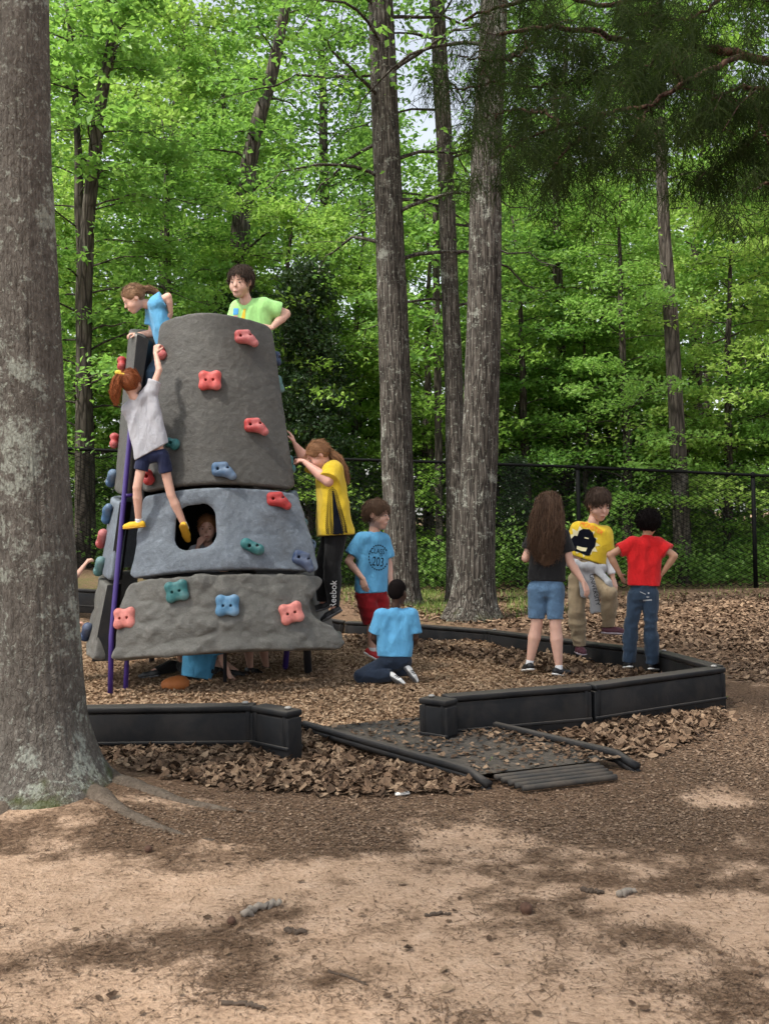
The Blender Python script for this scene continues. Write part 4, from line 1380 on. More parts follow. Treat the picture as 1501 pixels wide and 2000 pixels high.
def hand_prims(wr, d, n, Lh, curl, side, spread=.10, thumb_out=.7):
    """palm and five separate fingers. d: along the hand, n: palm side normal, side: +-1 which edge the thumb is on"""
    d = unit(d); n = unit(np.array(n, float) - np.dot(n, d) * d); s = np.cross(d, n) * side
    pr = []
    lens = (.36, .42, .39, .30)
    offs = (.155, .055, -.05, -.145)
    for i in range(4):
        kn = np.array(wr) + d * Lh * (.52 - .03 * abs(i - 1.3)) + s * Lh * offs[i]
        pr.append(cone(np.array(wr) + s * Lh * offs[i] * .5, Lh * .095, kn, Lh * .078, k=Lh * .05))
        a = 0; p = kn; dd = unit(d + s * offs[i] * spread * 6)
        for j, fr in enumerate((.45, .31, .24)):
            a += curl * (1.0, 1.15, .8)[j] + .06
            v = dd * math.cos(a) + n * math.sin(a)
            q_ = p + v * Lh * lens[i] * fr
            pr.append(cone(p, Lh * (.062 - .008 * j), q_, Lh * (.055 - .008 * j), k=Lh * .012))
            p = q_
    p = np.array(wr) + d * Lh * .14 + s * Lh * .12
    v1 = unit(d * .75 + s * thumb_out + n * (.25 + .4 * curl))
    q_ = p + v1 * Lh * .25
    pr.append(cone(p, Lh * .085, q_, Lh * .066, k=Lh * .05))
    v2 = unit(d * .95 + s * thumb_out * .35 + n * (.3 + .6 * curl))
    pr.append(cone(q_, Lh * .064, q_ + v2 * Lh * .22, Lh * .050, k=Lh * .01))
    return pr

def person(sp):
    """builds one child: body mesh at top level, hair, clothes, shoes and face pieces as its children"""
    D, H = sp['D'], sp['H']
    J = {k: np.array(v, float) for k, v in sp['J'].items()}
    fat = sp.get('fat', 1.0)
    sk = SKIN[sp['skin']]
    hd = J['head']
    f = unit(sp['face'])
    u0 = np.array(sp.get('up', (0, -1, 0)), float)
    u = unit(u0 - np.dot(u0, f) * f)
    r_ = np.cross(u, f)
    AX = np.array([r_, f, u])
    def hp(a, b, c): return hd + (a * r_ + b * f + c * u) * H
    nk = J['neck']
    S = {'l': (J['shl'], J['ell'], J['wrl']), 'r': (J['shr'], J['elr'], J['wrr'])}
    L = {'l': (J['hil'], J['knl'], J['anl']), 'r': (J['hir'], J['knr'], J['anr'])}
    shm = (J['shl'] + J['shr']) / 2; him = (J['hil'] + J['hir']) / 2
    # ---- body
    body = []
    for a, b in (('shl', 'hil'), ('shr', 'hir')):
        body.append(cone(lerp(J[a], shm, .25), .31 * H * fat, lerp(J[b], him, .15), .35 * H * fat, k=.2 * H))
    body.append(cone(lerp(shm, him, .12), .32 * H * fat, him, .35 * H * fat, k=.2 * H))
    body.append(cone(J['shl'], .27 * H, J['shr'], .27 * H, k=.25 * H))
    body.append(cone(J['hil'], .37 * H * fat, J['hir'], .37 * H * fat, k=.2 * H))
    body.append(cone(nk, .33 * H, hp(0, -.18, -.45), .33 * H, k=.12 * H))
    body.append(cone(nk, .30 * H, shm, .34 * H, k=.2 * H))
    for s in 'lr':
        a, b, c = S[s]
        body.append(cone(a, .29 * H * fat, b, .245 * H * fat, k=.12 * H))
        m_ = lerp(b, c, .3)
        body.append(cone(b, .235 * H * fat, m_, .25 * H * fat, k=.06 * H))
        body.append(cone(m_, .25 * H * fat, c, .165 * H, k=.04 * H))
        a, b, c = L[s]
        body.append(cone(a, .43 * H * fat, b, .345 * H * fat, k=.12 * H))
        m_ = lerp(b, c, .3) + unit(np.cross(c - b, J['hir'] - J['hil'])) * 0
        body.append(cone(b, .325 * H * fat, m_, .37 * H * fat, k=.08 * H))
        body.append(cone(m_, .37 * H * fat, c, .215 * H, k=.05 * H))
    V, Q = blob(body, H * .068, 2)
    # ---- head
    head = [ell(hp(0, -.10, .22), (.63 * H, .80 * H, .72 * H), AX, k=.1 * H),
            ell(hp(0, .10, -.28), (.53 * H, .64 * H, .66 * H), AX, k=.25 * H),
            ell(hp(0, .50, -.76), (.24 * H, .22 * H, .20 * H), AX, k=.25 * H),
            ell(hp(.26, .40, -.32), (.25 * H, .27 * H, .26 * H), AX, k=.2 * H), ell(hp(-.26, .40, -.32), (.27 * H, .28 * H, .26 * H), AX, k=.2 * H),
            cone(hp(0, .71, .02), .050 * H, hp(0, .86, -.20), .085 * H, k=.10 * H),
            ell(hp(0, .73, -.52), (.17 * H, .10 * H, .10 * H), AX, k=.10 * H),
            cone(hp(0, -.18, -.45), .34 * H, lerp(hp(0, -.18, -.45), nk, .6), .33 * H, k=.1 * H)]
    for s in (-1, 1):
        head.append(ell(hp(s * .63, -.08, -.06), (.07 * H, .15 * H, .25 * H), AX, k=.05 * H))
        head.append(ell(hp(s * .26, .79, .03), (.14 * H, .12 * H, .09 * H), AX, k=.10 * H, sub=True))
    Vh, Qh = blob(head, H * .045, 1)
    Vs, Qs = [V, Vh], [Q, Qh + len(V)]
    n0 = len(V) + len(Vh)
    # ---- hands
    Lh = 1.12 * H
    for s, hs in (('l', sp.get('handl')), ('r', sp.get('handr'))):
        a, b, c = S[s]
        hs = hs or {}
        d = hs.get('d', c - b); nrm = hs.get('n', (0, 0, 1))
        if abs(np.dot(unit(d), unit(nrm))) > .95: nrm = (1, .2, .3)
        pr = hand_prims(c, d, nrm, Lh, hs.get('curl', .25), hs.get('side', 1))
        Vf, Qf = blob(pr, H * .030, 1)
        Vs.append(Vf); Qs.append(Qf + n0); n0 += len(Vf)
    V = np.concatenate(Vs); Q = np.concatenate(Qs)
    W = local_mesh(V, D)
    base = local_mesh(np.array([sp.get('base', (him[0], max(J['anl'][1], J['anr'][1]), him[2]))], float), D)[0]
    me = mesh_data('person', W - base, Q)
    o = bpy.data.objects.new('person', me); COL.objects.link(o)
    o.location = tuple(base)
    me.materials.append(sk)
    tag(o, sp['label'], 'person', sp.get('group'))
    def child(name, Vl, Ql, mat, parent=None, smooth=True):
        return child_world(name, local_mesh(np.asarray(Vl), D), Ql, mat, parent or o, smooth)
    # ---- face pieces
    lipm = M_LIPD if sp['skin'] == 'dark' else M_LIP
    hm = HAIRM[sp['hair'][1]]
    if sp.get('showface', True):
        for s in (-1, 1):
            Ve, Qe = blob([ell(hp(s * .26, .71, .02), (.095 * H, .05 * H, .036 * H), AX)], H * .025, 1)
            eo = child('eye', Ve, Qe, M_EYEW)
            Ve, Qe = blob([ell(hp(s * .26 + .01, .745, .015), (.065 * H, .04 * H, .042 * H), AX)], H * .022, 1)
            child('iris', Ve, Qe, M_EYED, eo)
            Ve, Qe = blob([cone(hp(s * .13, .755, .17), .026 * H, hp(s * .38, .65, .20), .022 * H)], H * .025, 1)
            child('eyebrow', Ve, Qe, hm)
        Ve, Qe = blob([cone(hp(-.14, .765, -.53), .026 * H, hp(0, .82, -.52), .036 * H, k=.02 * H), cone(hp(.14, .765, -.53), .026 * H, hp(0, .82, -.52), .036 * H, k=.02 * H)], H * .022, 1)
        child('mouth', Ve, Qe, lipm)
    # ---- clothes
    out = {}
    rngc = np.random.default_rng(abs(hash(sp['label'])) % 1000 if False else int(hd[0]))
    tdir = unit(him - shm)
    sh = sp.get('shirt')
    if sh:
        e = sh.get('e', .07) * H
        pr = []
        lo = sh.get('flare', .0) * H
        for a, b in (('shl', 'hil'), ('shr', 'hir')):
            A_ = lerp(J[a], shm, .22); B_ = lerp(J[b], him, .05) + tdir * .6 * H
            pr.append(cone(A_, .35 * H * fat + e, B_, .43 * H * fat + e + lo, k=.3 * H))
        pr.append(cone(lerp(shm, him, .10), .38 * H * fat + e, him + tdir * .6 * H, .43 * H * fat + e, k=.35 * H))
        pr.append(cone(J['shl'], .28 * H + e, J['shr'], .28 * H + e, k=.2 * H))
        pr.append(cone(lerp(shm, him, .55) - np.array((0, 0, 0)), .5 * H * fat + e * .6, lerp(shm, him, .95), .52 * H * fat + e, k=.3 * H))
        pr.append(cone(nk + tdir * .1 * H, .34 * H, shm, .38 * H + e, k=.25 * H))
        for s, fr in (('l', sh.get('sl', .62)), ('r', sh.get('sr', .62))):
            a, b, c = S[s]
            if fr <= 1:
                en = lerp(a, b, fr); d = unit(b - a)
                pr.append(cone(a, .31 * H * fat + e, en + d * .2 * H, .33 * H * fat + e * 1.5, k=.14 * H, cuts=[(en, d)]))
            else:
                pr.append(cone(a, .31 * H * fat + e, b, .28 * H * fat + e, k=.14 * H))
                en = lerp(b, c, fr - 1); d = unit(c - b)
                pr.append(cone(b, .26 * H * fat + e, en, .20 * H + e, k=.08 * H, cuts=[(en, d)]))
        pr.append(cone(nk - tdir * .05 * H + f * .04 * H, .40 * H, hp(0, -.05, -.4), .46 * H, k=.05 * H, sub=True))
        hem = him + tdir * sh.get('hem', .45) * H
        hn = unit(tdir + np.array(sh.get('htilt', (0, 0, 0)), float))
        wr_amp = sh.get('wr', .045) * 1.5 * H
        def post(Fd, X):
            q_ = X / H
            w = 1 - 2 * np.abs(vnoise(q_ * np.array((1.1, .55, 1.1), np.float32) + .35 * q_[..., [1, 2, 0]], 1.0, int(hd[0]) % 50))
            w2 = vnoise(q_ * np.array((2.3, 1.3, 2.3), np.float32), 1.0, int(hd[0]) % 47)
            Fd = Fd - wr_amp * (w * .8 + w2 * .5)
            return smax(Fd, ((X - hem.astype(np.float32)) @ hn.astype(np.float32)), .03 * H)
        Vc, Qc = blob(pr, H * .058, 1, post)
        out['shirt'] = child(sh.get('name', 'shirt'), Vc, Qc, sh['mat'])
        if sh.get('label'): out['shirt']['label'] = sh['label']
        out['shirt_bvh'] = BVHTree.FromPolygons([tuple(p) for p in Vc], [tuple(q_) for q_ in Qc.tolist()])
        if sh.get('under'):      # long white sleeve below the short one
            um, s, fr = sh['under']
            a, b, c = S[s]
            en = lerp(b, c, fr); d = unit(c - b)
            Vc, Qc = blob([cone(a, .26 * H * fat + e * .4, b, .24 * H * fat + e * .6, k=.08 * H), cone(b, .24 * H * fat + e * .6, en, .21 * H + e * .4, k=.08 * H, cuts=[(en, d)])], H * .05, 1)
            child('long_sleeve', Vc, Qc, um)
    pt = sp.get('pants')
    if pt:
        e = pt.get('e', .06) * H
        wst = him - tdir * pt.get('waist', .55) * H
        pr = [cone(J['hil'], .45 * H * fat + e, J['hir'], .45 * H * fat + e, k=.2 * H), cone(lerp(J['hil'], shm, .22), .40 * H * fat + e, lerp(J['hir'], shm, .22), .40 * H * fat + e, k=.3 * H)]
        pr.append(cone(him, .46 * H * fat + e, lerp(him, shm, .35), .40 * H * fat + e, k=.3 * H))
        for s in 'lr':
            a, b, c = L[s]
            fr = pt['len']
            fl = pt.get('flare', 0) * H
            if fr <= 1:
                en = lerp(a, b, fr); d = unit(b - a)
                pr.append(cone(a, .47 * H * fat + e, en + d * .2 * H, lerp(.47, .34, fr) * H * fat + e + fl, k=.12 * H, cuts=[(en, d)]))
            else:
                pr.append(cone(a, .47 * H * fat + e, b, .36 * H * fat + e, k=.12 * H))
                en = lerp(b, c, fr - 1); d = unit(c - b)
                m_ = lerp(b, c, .3)
                pr.append(cone(b, .355 * H * fat + e, m_, .385 * H * fat + e + fl * .4, k=.10 * H))
                pr.append(cone(m_, .385 * H * fat + e + fl * .4, en + d * .05 * H, .235 * H * fat + e + fl, k=.06 * H, cuts=[(en, d)]))
        amp = pt.get('wr', .035) * 1.4 * H
        def post2(Fd, X):
            q_ = X / H
            w = 1 - 2 * np.abs(vnoise(q_ * np.array((1.0, 1.5, 1.0), np.float32) + .4 * q_[..., [1, 2, 0]], 1.2, 7 + int(hd[0]) % 50))
            Fd = Fd - amp * w
            return smax(Fd, ((X - wst.astype(np.float32)) @ (-tdir).astype(np.float32)), .02 * H)
        Vc, Qc = blob(pr, H * .058, 1, post2)
        out['pants'] = child(pt.get('name', 'trousers'), Vc, Qc, pt['mat'])
        out['pants_bvh'] = BVHTree.FromPolygons([tuple(p) for p in Vc], [tuple(q_) for q_ in Qc.tolist()])
        if pt.get('cuff'):
            for s in 'lr':
                a, b, c = L[s]; fr = pt['len']
                en = lerp(a, b, fr); d = unit(b - a); rad = lerp(.47, .34, fr) * H * fat + e + pt.get('flare', 0) * H + .02 * H
                Vc, Qc = blob([cone(en - d * .25 * H, rad, en + d * .2 * H, rad, cuts=[(en + d * .03 * H, d), (en - d * .10 * H, -d)])], H * .05, 1)
                child('cuff', Vc, Qc, pt['cuff'])
    shs = sp.get('shoes')
    if shs:
        for s in 'lr':
            c = L[s][2]
            fd = unit(sp['foot' + s][0]); dn = np.array(sp['foot' + s][1], float); dn = unit(dn - np.dot(dn, fd) * fd)
            sd = np.cross(fd, dn)
            heel = c + dn * .30 * H - fd * .22 * H
            toe = heel + fd * 1.22 * H
            ball = heel + fd * .85 * H
            up_ = -dn
            pr = [cone(heel + up_ * .16 * H, .26 * H, ball + up_ * .10 * H, .27 * H, k=.12 * H), cone(ball + up_ * .10 * H, .27 * H, toe + up_ * .06 * H, .22 * H, k=.1 * H),
                  cone(c + dn * .02 * H, .235 * H, heel + fd * .25 * H + up_ * .1 * H, .30 * H, k=.1 * H)]
            cuts = [(heel - up_ * .02 * H, dn), (c - dn * .10 * H, -dn)]
            for p in pr: p['cuts'] = cuts
            Vc, Qc = blob(pr, H * .052, 1)
            so_ = child('shoe', Vc, Qc, shs['mat'])
            pr = [cone(heel, .30 * H, ball, .31 * H, k=.1 * H, flat=(dn, 3.2)), cone(ball, .31 * H, toe, .25 * H, k=.1 * H, flat=(dn, 3.2))]
            for p in pr: p['a'] = p['a'] + dn * .03 * H; p['b'] = p['b'] + dn * .03 * H
            Vc, Qc = blob(pr, H * .045, 1)
            child('sole', Vc, Qc, shs['sole'], so_)
            if shs.get('sock'):
                d = unit(c - L[s][1])
                Vc, Qc = blob([cone(c - d * .30 * H, .255 * H, c + d * .15 * H, .245 * H, cuts=[(c - d * .30 * H, -d)])], H * .045, 1)
                child('sock', Vc, Qc, shs['sock'])
            if shs.get('stripes'):
                for k in range(3):
                    m_ = heel + fd * (.36 + .15 * k) * H + up_ * .14 * H
                    for sg in (-1, 1):
                        Vc, Qc = blob([cone(m_ + sd * sg * .27 * H, .035 * H, m_ + fd * .10 * H + up_ * .18 * H + sd * sg * .22 * H, .035 * H)], H * .025, 1)
                        child('stripe', Vc, Qc, shs['stripes'], so_)
    # ---- hair
    hs, hcol = sp['hair'][0], sp['hair'][1]
    rng = np.random.default_rng(int(hd[0] * 3 + hd[1]))
    pr = [ell(hp(0, -.13, .24), (.70 * H, .86 * H, .77 * H), AX, k=.1 * H)]
    if hs in ('short', 'fringe'):
        pr.append(ell(hp(0, -.38, -.05), (.61 * H, .52 * H, .55 * H), AX, k=.2 * H))
        lowf = -.52 if hs == 'fringe' else -.36
        pr.append(ell(hp(0, .90, lowf), (.85 * H, .80 * H, .88 * H), AX, k=.08 * H, sub=True))
        for s in (-1, 1): pr.append(ell(hp(s * .76, .08, -.30), (.25 * H, .32 * H, .40 * H), AX, k=.06 * H, sub=True))
    elif hs in ('pony', 'long'):
        pr.append(ell(hp(0, -.36, -.02), (.60 * H, .52 * H, .5 * H), AX, k=.2 * H))
        pr.append(ell(hp(0, .93, -.42), (.84 * H, .76 * H, 1.0 * H), AX, k=.08 * H, sub=True))
        if hs == 'pony':
            for s in (-1, 1): pr.append(ell(hp(s * .74, .05, -.34), (.25 * H, .34 * H, .42 * H), AX, k=.06 * H, sub=True))
    elif hs == 'afro':
        pr = [ell(hp(0, -.14, .18), (.96 * H, .98 * H, .90 * H), AX), ell(hp(0, 1.0, -.4), (.8 * H, .7 * H, .9 * H), AX, k=.1 * H, sub=True)]
    elif hs == 'buzz':
        pr = [ell(hp(0, -.12, .24), (.675 * H, .84 * H, .745 * H), AX), ell(hp(0, -.38, -.1), (.56 * H, .48 * H, .5 * H), AX, k=.2 * H), ell(hp(0, .93, -.35), (.85 * H, .76 * H, .88 * H), AX, k=.05 * H, sub=True)]
    chain = sp.get('tail')
    if chain is not None:
        ch = np.array(chain[0], float); rads = np.array(chain[1], float)
        for i in range(len(ch) - 1):
            pr.append(cone(ch[i], rads[i] * .64, ch[i + 1], rads[i + 1] * .64, k=.12 * H, flat=chain[2] if len(chain) > 2 else None))
    ha = {'afro': .10, 'buzz': .012}.get(hs, .045) * H
    def posth(Fd, X):
        q_ = X / H
        fr = 5.0 if hs in ('afro',) else 3.2
        return Fd - ha * fbm(q_ * np.array((fr, fr * (.45 if hs in ('pony', 'long') else .8), fr), np.float32), 1.0, 2, 5)
    Vc, Qc = blob(pr, H * .055, 1, posth)
    ho = child('hair', Vc, Qc, hm)
    # loose strands over the hair surface
    if hs != 'buzz':
        nrm = np.zeros_like(Vc)
        fn = np.cross(Vc[Qc[:, 1]] - Vc[Qc[:, 0]], Vc[Qc[:, 2]] - Vc[Qc[:, 0]])
        for i in range(4): np.add.at(nrm, Qc[:, i], fn)
        nrm /= np.linalg.norm(nrm, axis=1)[:, None] + 1e-9
        crown = hp(0, -.45, .95)
        if hs in ('short', 'fringe', 'afro'):
            ns = 1500 if hs != 'afro' else 1600
            ok = np.where(((Vc - hd) @ u) > -.4 * H)[0]
            i0 = rng.choice(ok, ns)
            p0 = Vc[i0]; n0_ = nrm[i0]
            fl = p0 - crown
            fl = fl - (fl * n0_).sum(1)[:, None] * n0_; fl /= np.linalg.norm(fl, axis=1)[:, None] + 1e-9
            if hs == 'afro':
                w = rng.normal(size=(ns, 3)); dirs = unit2(n0_ * .8 + w * .6); Ls = H * .16
            else:
                w = rng.normal(size=(ns, 3)) * .20; dirs = unit2(fl + w + n0_ * .08); Ls = H * .34
            tt = np.linspace(0, 1, 4)
            Pp = p0[:, None] + dirs[:, None] * (tt * Ls)[None, :, None] - (u * .0)[None, None] + n0_[:, None] * (.03 * H * np.sin(tt * 2.4))[None, :, None]
            Pp = Pp + (-u * H * .06)[None, None] * (tt ** 2)[None, :, None] * (0 if hs == 'afro' else 1)
            Vt, Qt = strands_mesh(Pp, H * .011)
            child('strands', Vt, Qt, hm, ho)['kind'] = 'stuff'
        else:
            # head strands swept towards the tail, plus long locks down the tail
            gather = np.array(chain[0][0], float) if chain is not None else hp(0, -.9, 0)
            ok = np.where(((Vc - hd) @ u) > -.3 * H)[0]
            i0 = rng.choice(ok, 900); p0 = Vc[i0]; n0_ = nrm[i0]
            fl = (gather - p0) if hs == 'pony' else (p0 - crown)
            fl = fl - (fl * n0_).sum(1)[:, None] * n0_; fl /= np.linalg.norm(fl, axis=1)[:, None] + 1e-9
            tt = np.linspace(0, 1, 4)
            Pp = p0[:, None] + unit2(fl + rng.normal(size=(900, 3)) * .15)[:, None] * (tt * H * .4)[None, :, None] + n0_[:, None] * (.025 * H * np.sin(tt * 3))[None, :, None]
            Vt, Qt = strands_mesh(Pp, H * .010)
            child('strands', Vt, Qt, hm, ho)['kind'] = 'stuff'
            if chain is not None:
                m = 14; nL = int(sp.get('nlocks', 320) * 1.7)
                tt = np.linspace(0, 1, m)
                w = np.linspace(0, len(ch) - 1, m)
                C0 = np.stack([np.interp(w, np.arange(len(ch)), ch[:, i]) for i in range(3)], -1)
                R0 = np.interp(w, np.arange(len(ch)), rads)
                o2 = rng.normal(size=(nL, 3)); o2 /= np.linalg.norm(o2, axis=1)[:, None]
                flt = np.array(sp.get('tailflat', (1, 1, 1)), float)
                amp = sp.get('wave', .10) * H
                ph = rng.uniform(0, 6.28, (nL, 1)); fq = rng.uniform(2.0, 3.6, (nL, 1))
                wv = np.sin(tt[None] * fq * 6.28 + ph)[..., None] * amp * tt[None, :, None] ** .5
                sidev = rng.normal(size=(nL, 1, 3)) * np.array((1, .25, .6))
                Pp = C0[None] + o2[:, None] * (R0[None, :, None] * rng.uniform(.72, 1.10, (nL, 1, 1))) * flt + wv * sidev
                stop = rng.uniform(.72, 1.06, nL)
                Pp = C0[0] * 0 + np.stack([Pp[i, np.clip((tt * stop[i] * (m - 1)), 0, m - 1).astype(int)] for i in range(nL)])
                Pp = Pp + rng.normal(size=Pp.shape) * .012 * H
                Vt, Qt = strands_mesh(Pp, H * .016)
                child('locks', Vt, Qt, hm, ho)['kind'] = 'stuff'
    out['o'] = o; out['child'] = child; out['hp'] = hp
    return out

def unit2(A): return A / (np.linalg.norm(A, axis=-1)[..., None] + 1e-9)

def text_verts(s, size=1.0):
    cu = bpy.data.curves.new('t', 'FONT'); cu.body = s; cu.align_x = 'CENTER'; cu.align_y = 'CENTER'; cu.size = size
    cu.offset = .012
    to = bpy.data.objects.new('t', cu); COL.objects.link(to)
    dg = bpy.context.evaluated_depsgraph_get()
    me = to.evaluated_get(dg).to_mesh()
    bm = bmesh.new(); bm.from_mesh(me)
    bmesh.ops.triangulate(bm, faces=bm.faces[:])
    V = np.array([v.co[:2] for v in bm.verts]); bm.verts.index_update()
    T = np.array([[v.index for v in f_.verts] for f_ in bm.faces])
    bm.free(); to.evaluated_get(dg).to_mesh_clear()
    bpy.data.objects.remove(to); bpy.data.curves.remove(cu)
    return V, T

def subdiv(V, T, n):
    V = np.asarray(V, float); T = np.asarray(T)
    for _ in range(n):
        E = np.sort(np.concatenate([T[:, [0, 1]], T[:, [1, 2]], T[:, [2, 0]]]), 1)
        U, inv = np.unique(E, axis=0, return_inverse=True)
        inv = inv.ravel(); k = len(T); m0 = len(V)
        V = np.concatenate([V, (V[U[:, 0]] + V[U[:, 1]]) / 2])
        a, b, c = inv[:k] + m0, inv[k:2 * k] + m0, inv[2 * k:] + m0
        T = np.concatenate([np.stack([T[:, 0], a, c], 1), np.stack([T[:, 1], b, a], 1), np.stack([T[:, 2], c, b], 1), np.stack([a, b, c], 1)])
    return V, T

def decal(pers, bvh, V2, T, mat, name, parent, off=.7, sub=1):
    """lay flat print (2-D verts in photo px) onto the cloth facing the viewer"""
    V2, T = subdiv(V2, T, sub)
    P = []; ok = []
    for x, y in V2:
        r = bvh.ray_cast(Vector((x, y, -400)), Vector((0, 0, 1)))
        if r[0] is None: P.append((x, y, 0)); ok.append(False)
        else: P.append((x, y, r[0][2] - off)); ok.append(True)
    ok = np.array(ok); T = np.asarray(T)
    T = T[ok[T].all(1)]
    if not len(T): return
    return pers['child'](name, np.array(P), T, mat, parent, False)

def rot2(V, a, sx=1, sy=1, c=(0, 0)):
    V = np.asarray(V, float) * np.array((sx, -sy))
    ca, sa = math.cos(a), math.sin(a)
    return np.stack([V[:, 0] * ca - V[:, 1] * sa + c[0], V[:, 0] * sa + V[:, 1] * ca + c[1]], -1)

def poly2(P):
    """fan-triangulated polygon with a few inner points"""
    P = np.asarray(P, float); c = P.mean(0)
    V = np.concatenate([P, [c]]); n = len(P)
    return V, np.array([[i, (i + 1) % n, n] for i in range(n)])

BLUE_T = fabric('sky_blue_cotton', (.105, .34, .58))
BLUE_T2 = fabric('aqua_blue_cotton', (.06, .24, .42))
LIME_T = fabric('lime_cotton', (.36, .68, .24))
GREY_T = fabric('heather_grey_cotton', (.40, .40, .44), .1)
YEL_T = fabric('yellow_cotton', (.66, .46, .03))
YEL_J = fabric('gold_jersey', (.58, .40, .025))
BLK_T = fabric('black_cotton', (.010, .010, .011))
RED_T = fabric('red_cotton', (.50, .010, .012))
NAVY = fabric('navy_cotton', (.010, .014, .045))
NAVYD = fabric('dark_navy_denim', (.012, .020, .038))
DENIM = fabric('blue_denim', (.080, .145, .235), .35)
JEAN = fabric('dark_jean', (.020, .036, .062), .35)
KHAKI = fabric('khaki_twill', (.29, .225, .145), .15)
REDS = fabric('red_shorts', (.24, .008, .012), .4)
LEGG = fabric('black_leggings', (.006, .006, .007))
GREYS = fabric('grey_fleece', (.36, .37, .39), .12)
WHITE = fabric('white_cotton', (.72, .72, .74), .06)
S_BLK = plain('black_shoe', (.012, .012, .014), .5)
S_WHT = plain('white_rubber', (.70, .69, .67), .5)
S_YEL = plain('yellow_canvas', (.72, .42, .02), .7)
S_YELS = plain('amber_rubber', (.42, .22, .015), .6)
S_RED = plain('red_shoe', (.38, .012, .015), .6)
S_MAR = plain('maroon_shoe', (.085, .022, .035), .6)
S_LIL = plain('pale_lilac_shoe', (.42, .36, .40), .6)
S_GRY = plain('grey_rubber', (.12, .12, .125), .6)
INK = plain('black_ink', (.006, .007, .012), .9, .1, 20, 0, spec=.05)
INKW = plain('white_ink', (.75, .75, .75), .7, .05, 20, 0)
INKO = plain('orange_ink', (.78, .16, .02), .7, .1, 20, 0)
INKC = plain('cream_ink', (.70, .64, .40), .7, .1, 20, 0)
INKB = plain('blue_ink', (.06, .30, .62), .7, .1, 20, 0)
INKY = plain('amber_ink', (.66, .46, .03), .7, .1, 20, 0)
def fd(x, y, z=-.015): return float(topix(gpix(float(x), float(y), z))[2])
DN = (0, 1, 0)
# --- girl leaning out of the tower top
K1 = person(dict(label='girl in blue shirt with ponytail leaning out over the tower ladder', D=7.62, H=27, fat=1.15, skin='fair', hair=('pony', 'sandy'), face=(-.80, .56, -.22), up=(-.55, -.82, 0),
    J=dict(head=(261, 583, 0), neck=(288, 594, 2), shl=(306, 592, -13), ell=(328, 579, -18), wrl=(334, 612, -12), shr=(299, 606, 18), elr=(298, 652, 18), wrr=(270, 653, 12),
           hil=(338, 690, -9), hir=(332, 692, 14), knl=(292, 728, -10), knr=(302, 745, 14), anl=(304, 790, 2), anr=(318, 800, 14)),
    handl=dict(d=(-.45, .85, -.1), n=(-.5, -.2, .6), curl=.45), handr=dict(d=(-1, -.05, -.1), n=(0, 1, 0), curl=.6),
    tail=([(280, 566, 4), (294, 565, 6), (306, 572, 6), (312, 584, 6)], [7, 8, 6, 2]), nlocks=80, wave=.05,
    shirt=dict(mat=BLUE_T, hem=.2, e=.16, sl=.55, sr=.6), pants=dict(mat=DENIM, len=1.9), shoes=dict(mat=S_BLK, sole=S_WHT), footl=((-.8, .3, -.2), DN), footr=((-.8, .3, -.2), DN)))
# --- boy standing on the deck
K2 = person(dict(label='boy in lime green shirt standing inside the tower top', D=8.12, H=32, fat=1.22, skin='fair', hair=('short', 'darkbrown'), face=(-.42, .10, -.90),
    J=dict(head=(470, 549, 0), neck=(481, 588, 4), shl=(463, 602, 12), ell=(450, 650, 6), wrl=(470, 676, -16), shr=(517, 598, 2), elr=(558, 613, 14), wrr=(531, 640, -20),
           hil=(478, 706, 2), hir=(516, 706, 2), knl=(478, 790, 0), knr=(518, 790, 0), anl=(478, 856, 0), anr=(520, 856, 0)),
    handr=dict(d=(-.8, -.1, -.4), n=(0, .8, .6), curl=.5),
    shirt=dict(mat=LIME_T, hem=.4, e=.10, sl=.6, sr=.66), pants=dict(mat=NAVY, len=1.9), shoes=dict(mat=S_BLK, sole=S_WHT), footl=((0, .1, -1), DN), footr=((0, .1, -1), DN)))
for P2, m, nm in (([(456, 602), (466, 602), (465, 614), (455, 615)], INKB, 'print'), ([(455, 617), (464, 616), (463, 624), (454, 625)], plain('pink_ink', (.6, .25, .25), .7, .1, 20, 0), 'print'), ([(476, 603), (480, 603), (478, 624), (470, 624)], INKY, 'print')):
    V, T = poly2(P2); decal(K2, K2['shirt_bvh'], V, T, m, nm, K2['shirt'])
# --- girl climbing in grey
K3 = person(dict(label='red haired girl in grey shirt and yellow shoes climbing the tower', D=7.00, H=27, fat=.94, skin='fair', hair=('pony', 'auburn'), face=(.45, -.12, .88), showface=False,
    J=dict(head=(257, 748, 6), neck=(262, 778, 4), shl=(250, 800, 8), ell=(262, 822, 36), wrl=(276, 800, 56), shr=(297, 762, 4), elr=(311, 722, 10), wrr=(304, 690, 26),
           hil=(281, 891, 4), hir=(316, 888, 2), knl=(268, 952, 2), knr=(334, 966, 4), anl=(271, 1020, 18), anr=(361, 1028, 14)),
    handr=dict(d=(.15, -1, .3), n=(.5, -.1, .8), curl=.75, side=-1), handl=dict(d=(.2, -.6, .7), n=(0, 0, 1), curl=.7),
    tail=([(236, 732, -6), (228, 748, -10), (225, 768, -12), (228, 790, -10)], [9, 12, 11, 5]), nlocks=170, wave=.10,
    shirt=dict(mat=GREY_T, hem=-.30, htilt=(.30, 0, 0), e=.13, flare=.16, sl=.7, sr=.42, wr=.045), pants=dict(mat=NAVY, len=.44, name='shorts', flare=.04, cuff=fabric('frayed_hem', (.10, .11, .15)), waist=.3),
    shoes=dict(mat=S_YEL, sole=S_YELS, sock=WHITE), footl=((-.95, .10, .20), (0, 1, .1)), footr=((.28, .82, .62), (-.25, .5, -.85))))
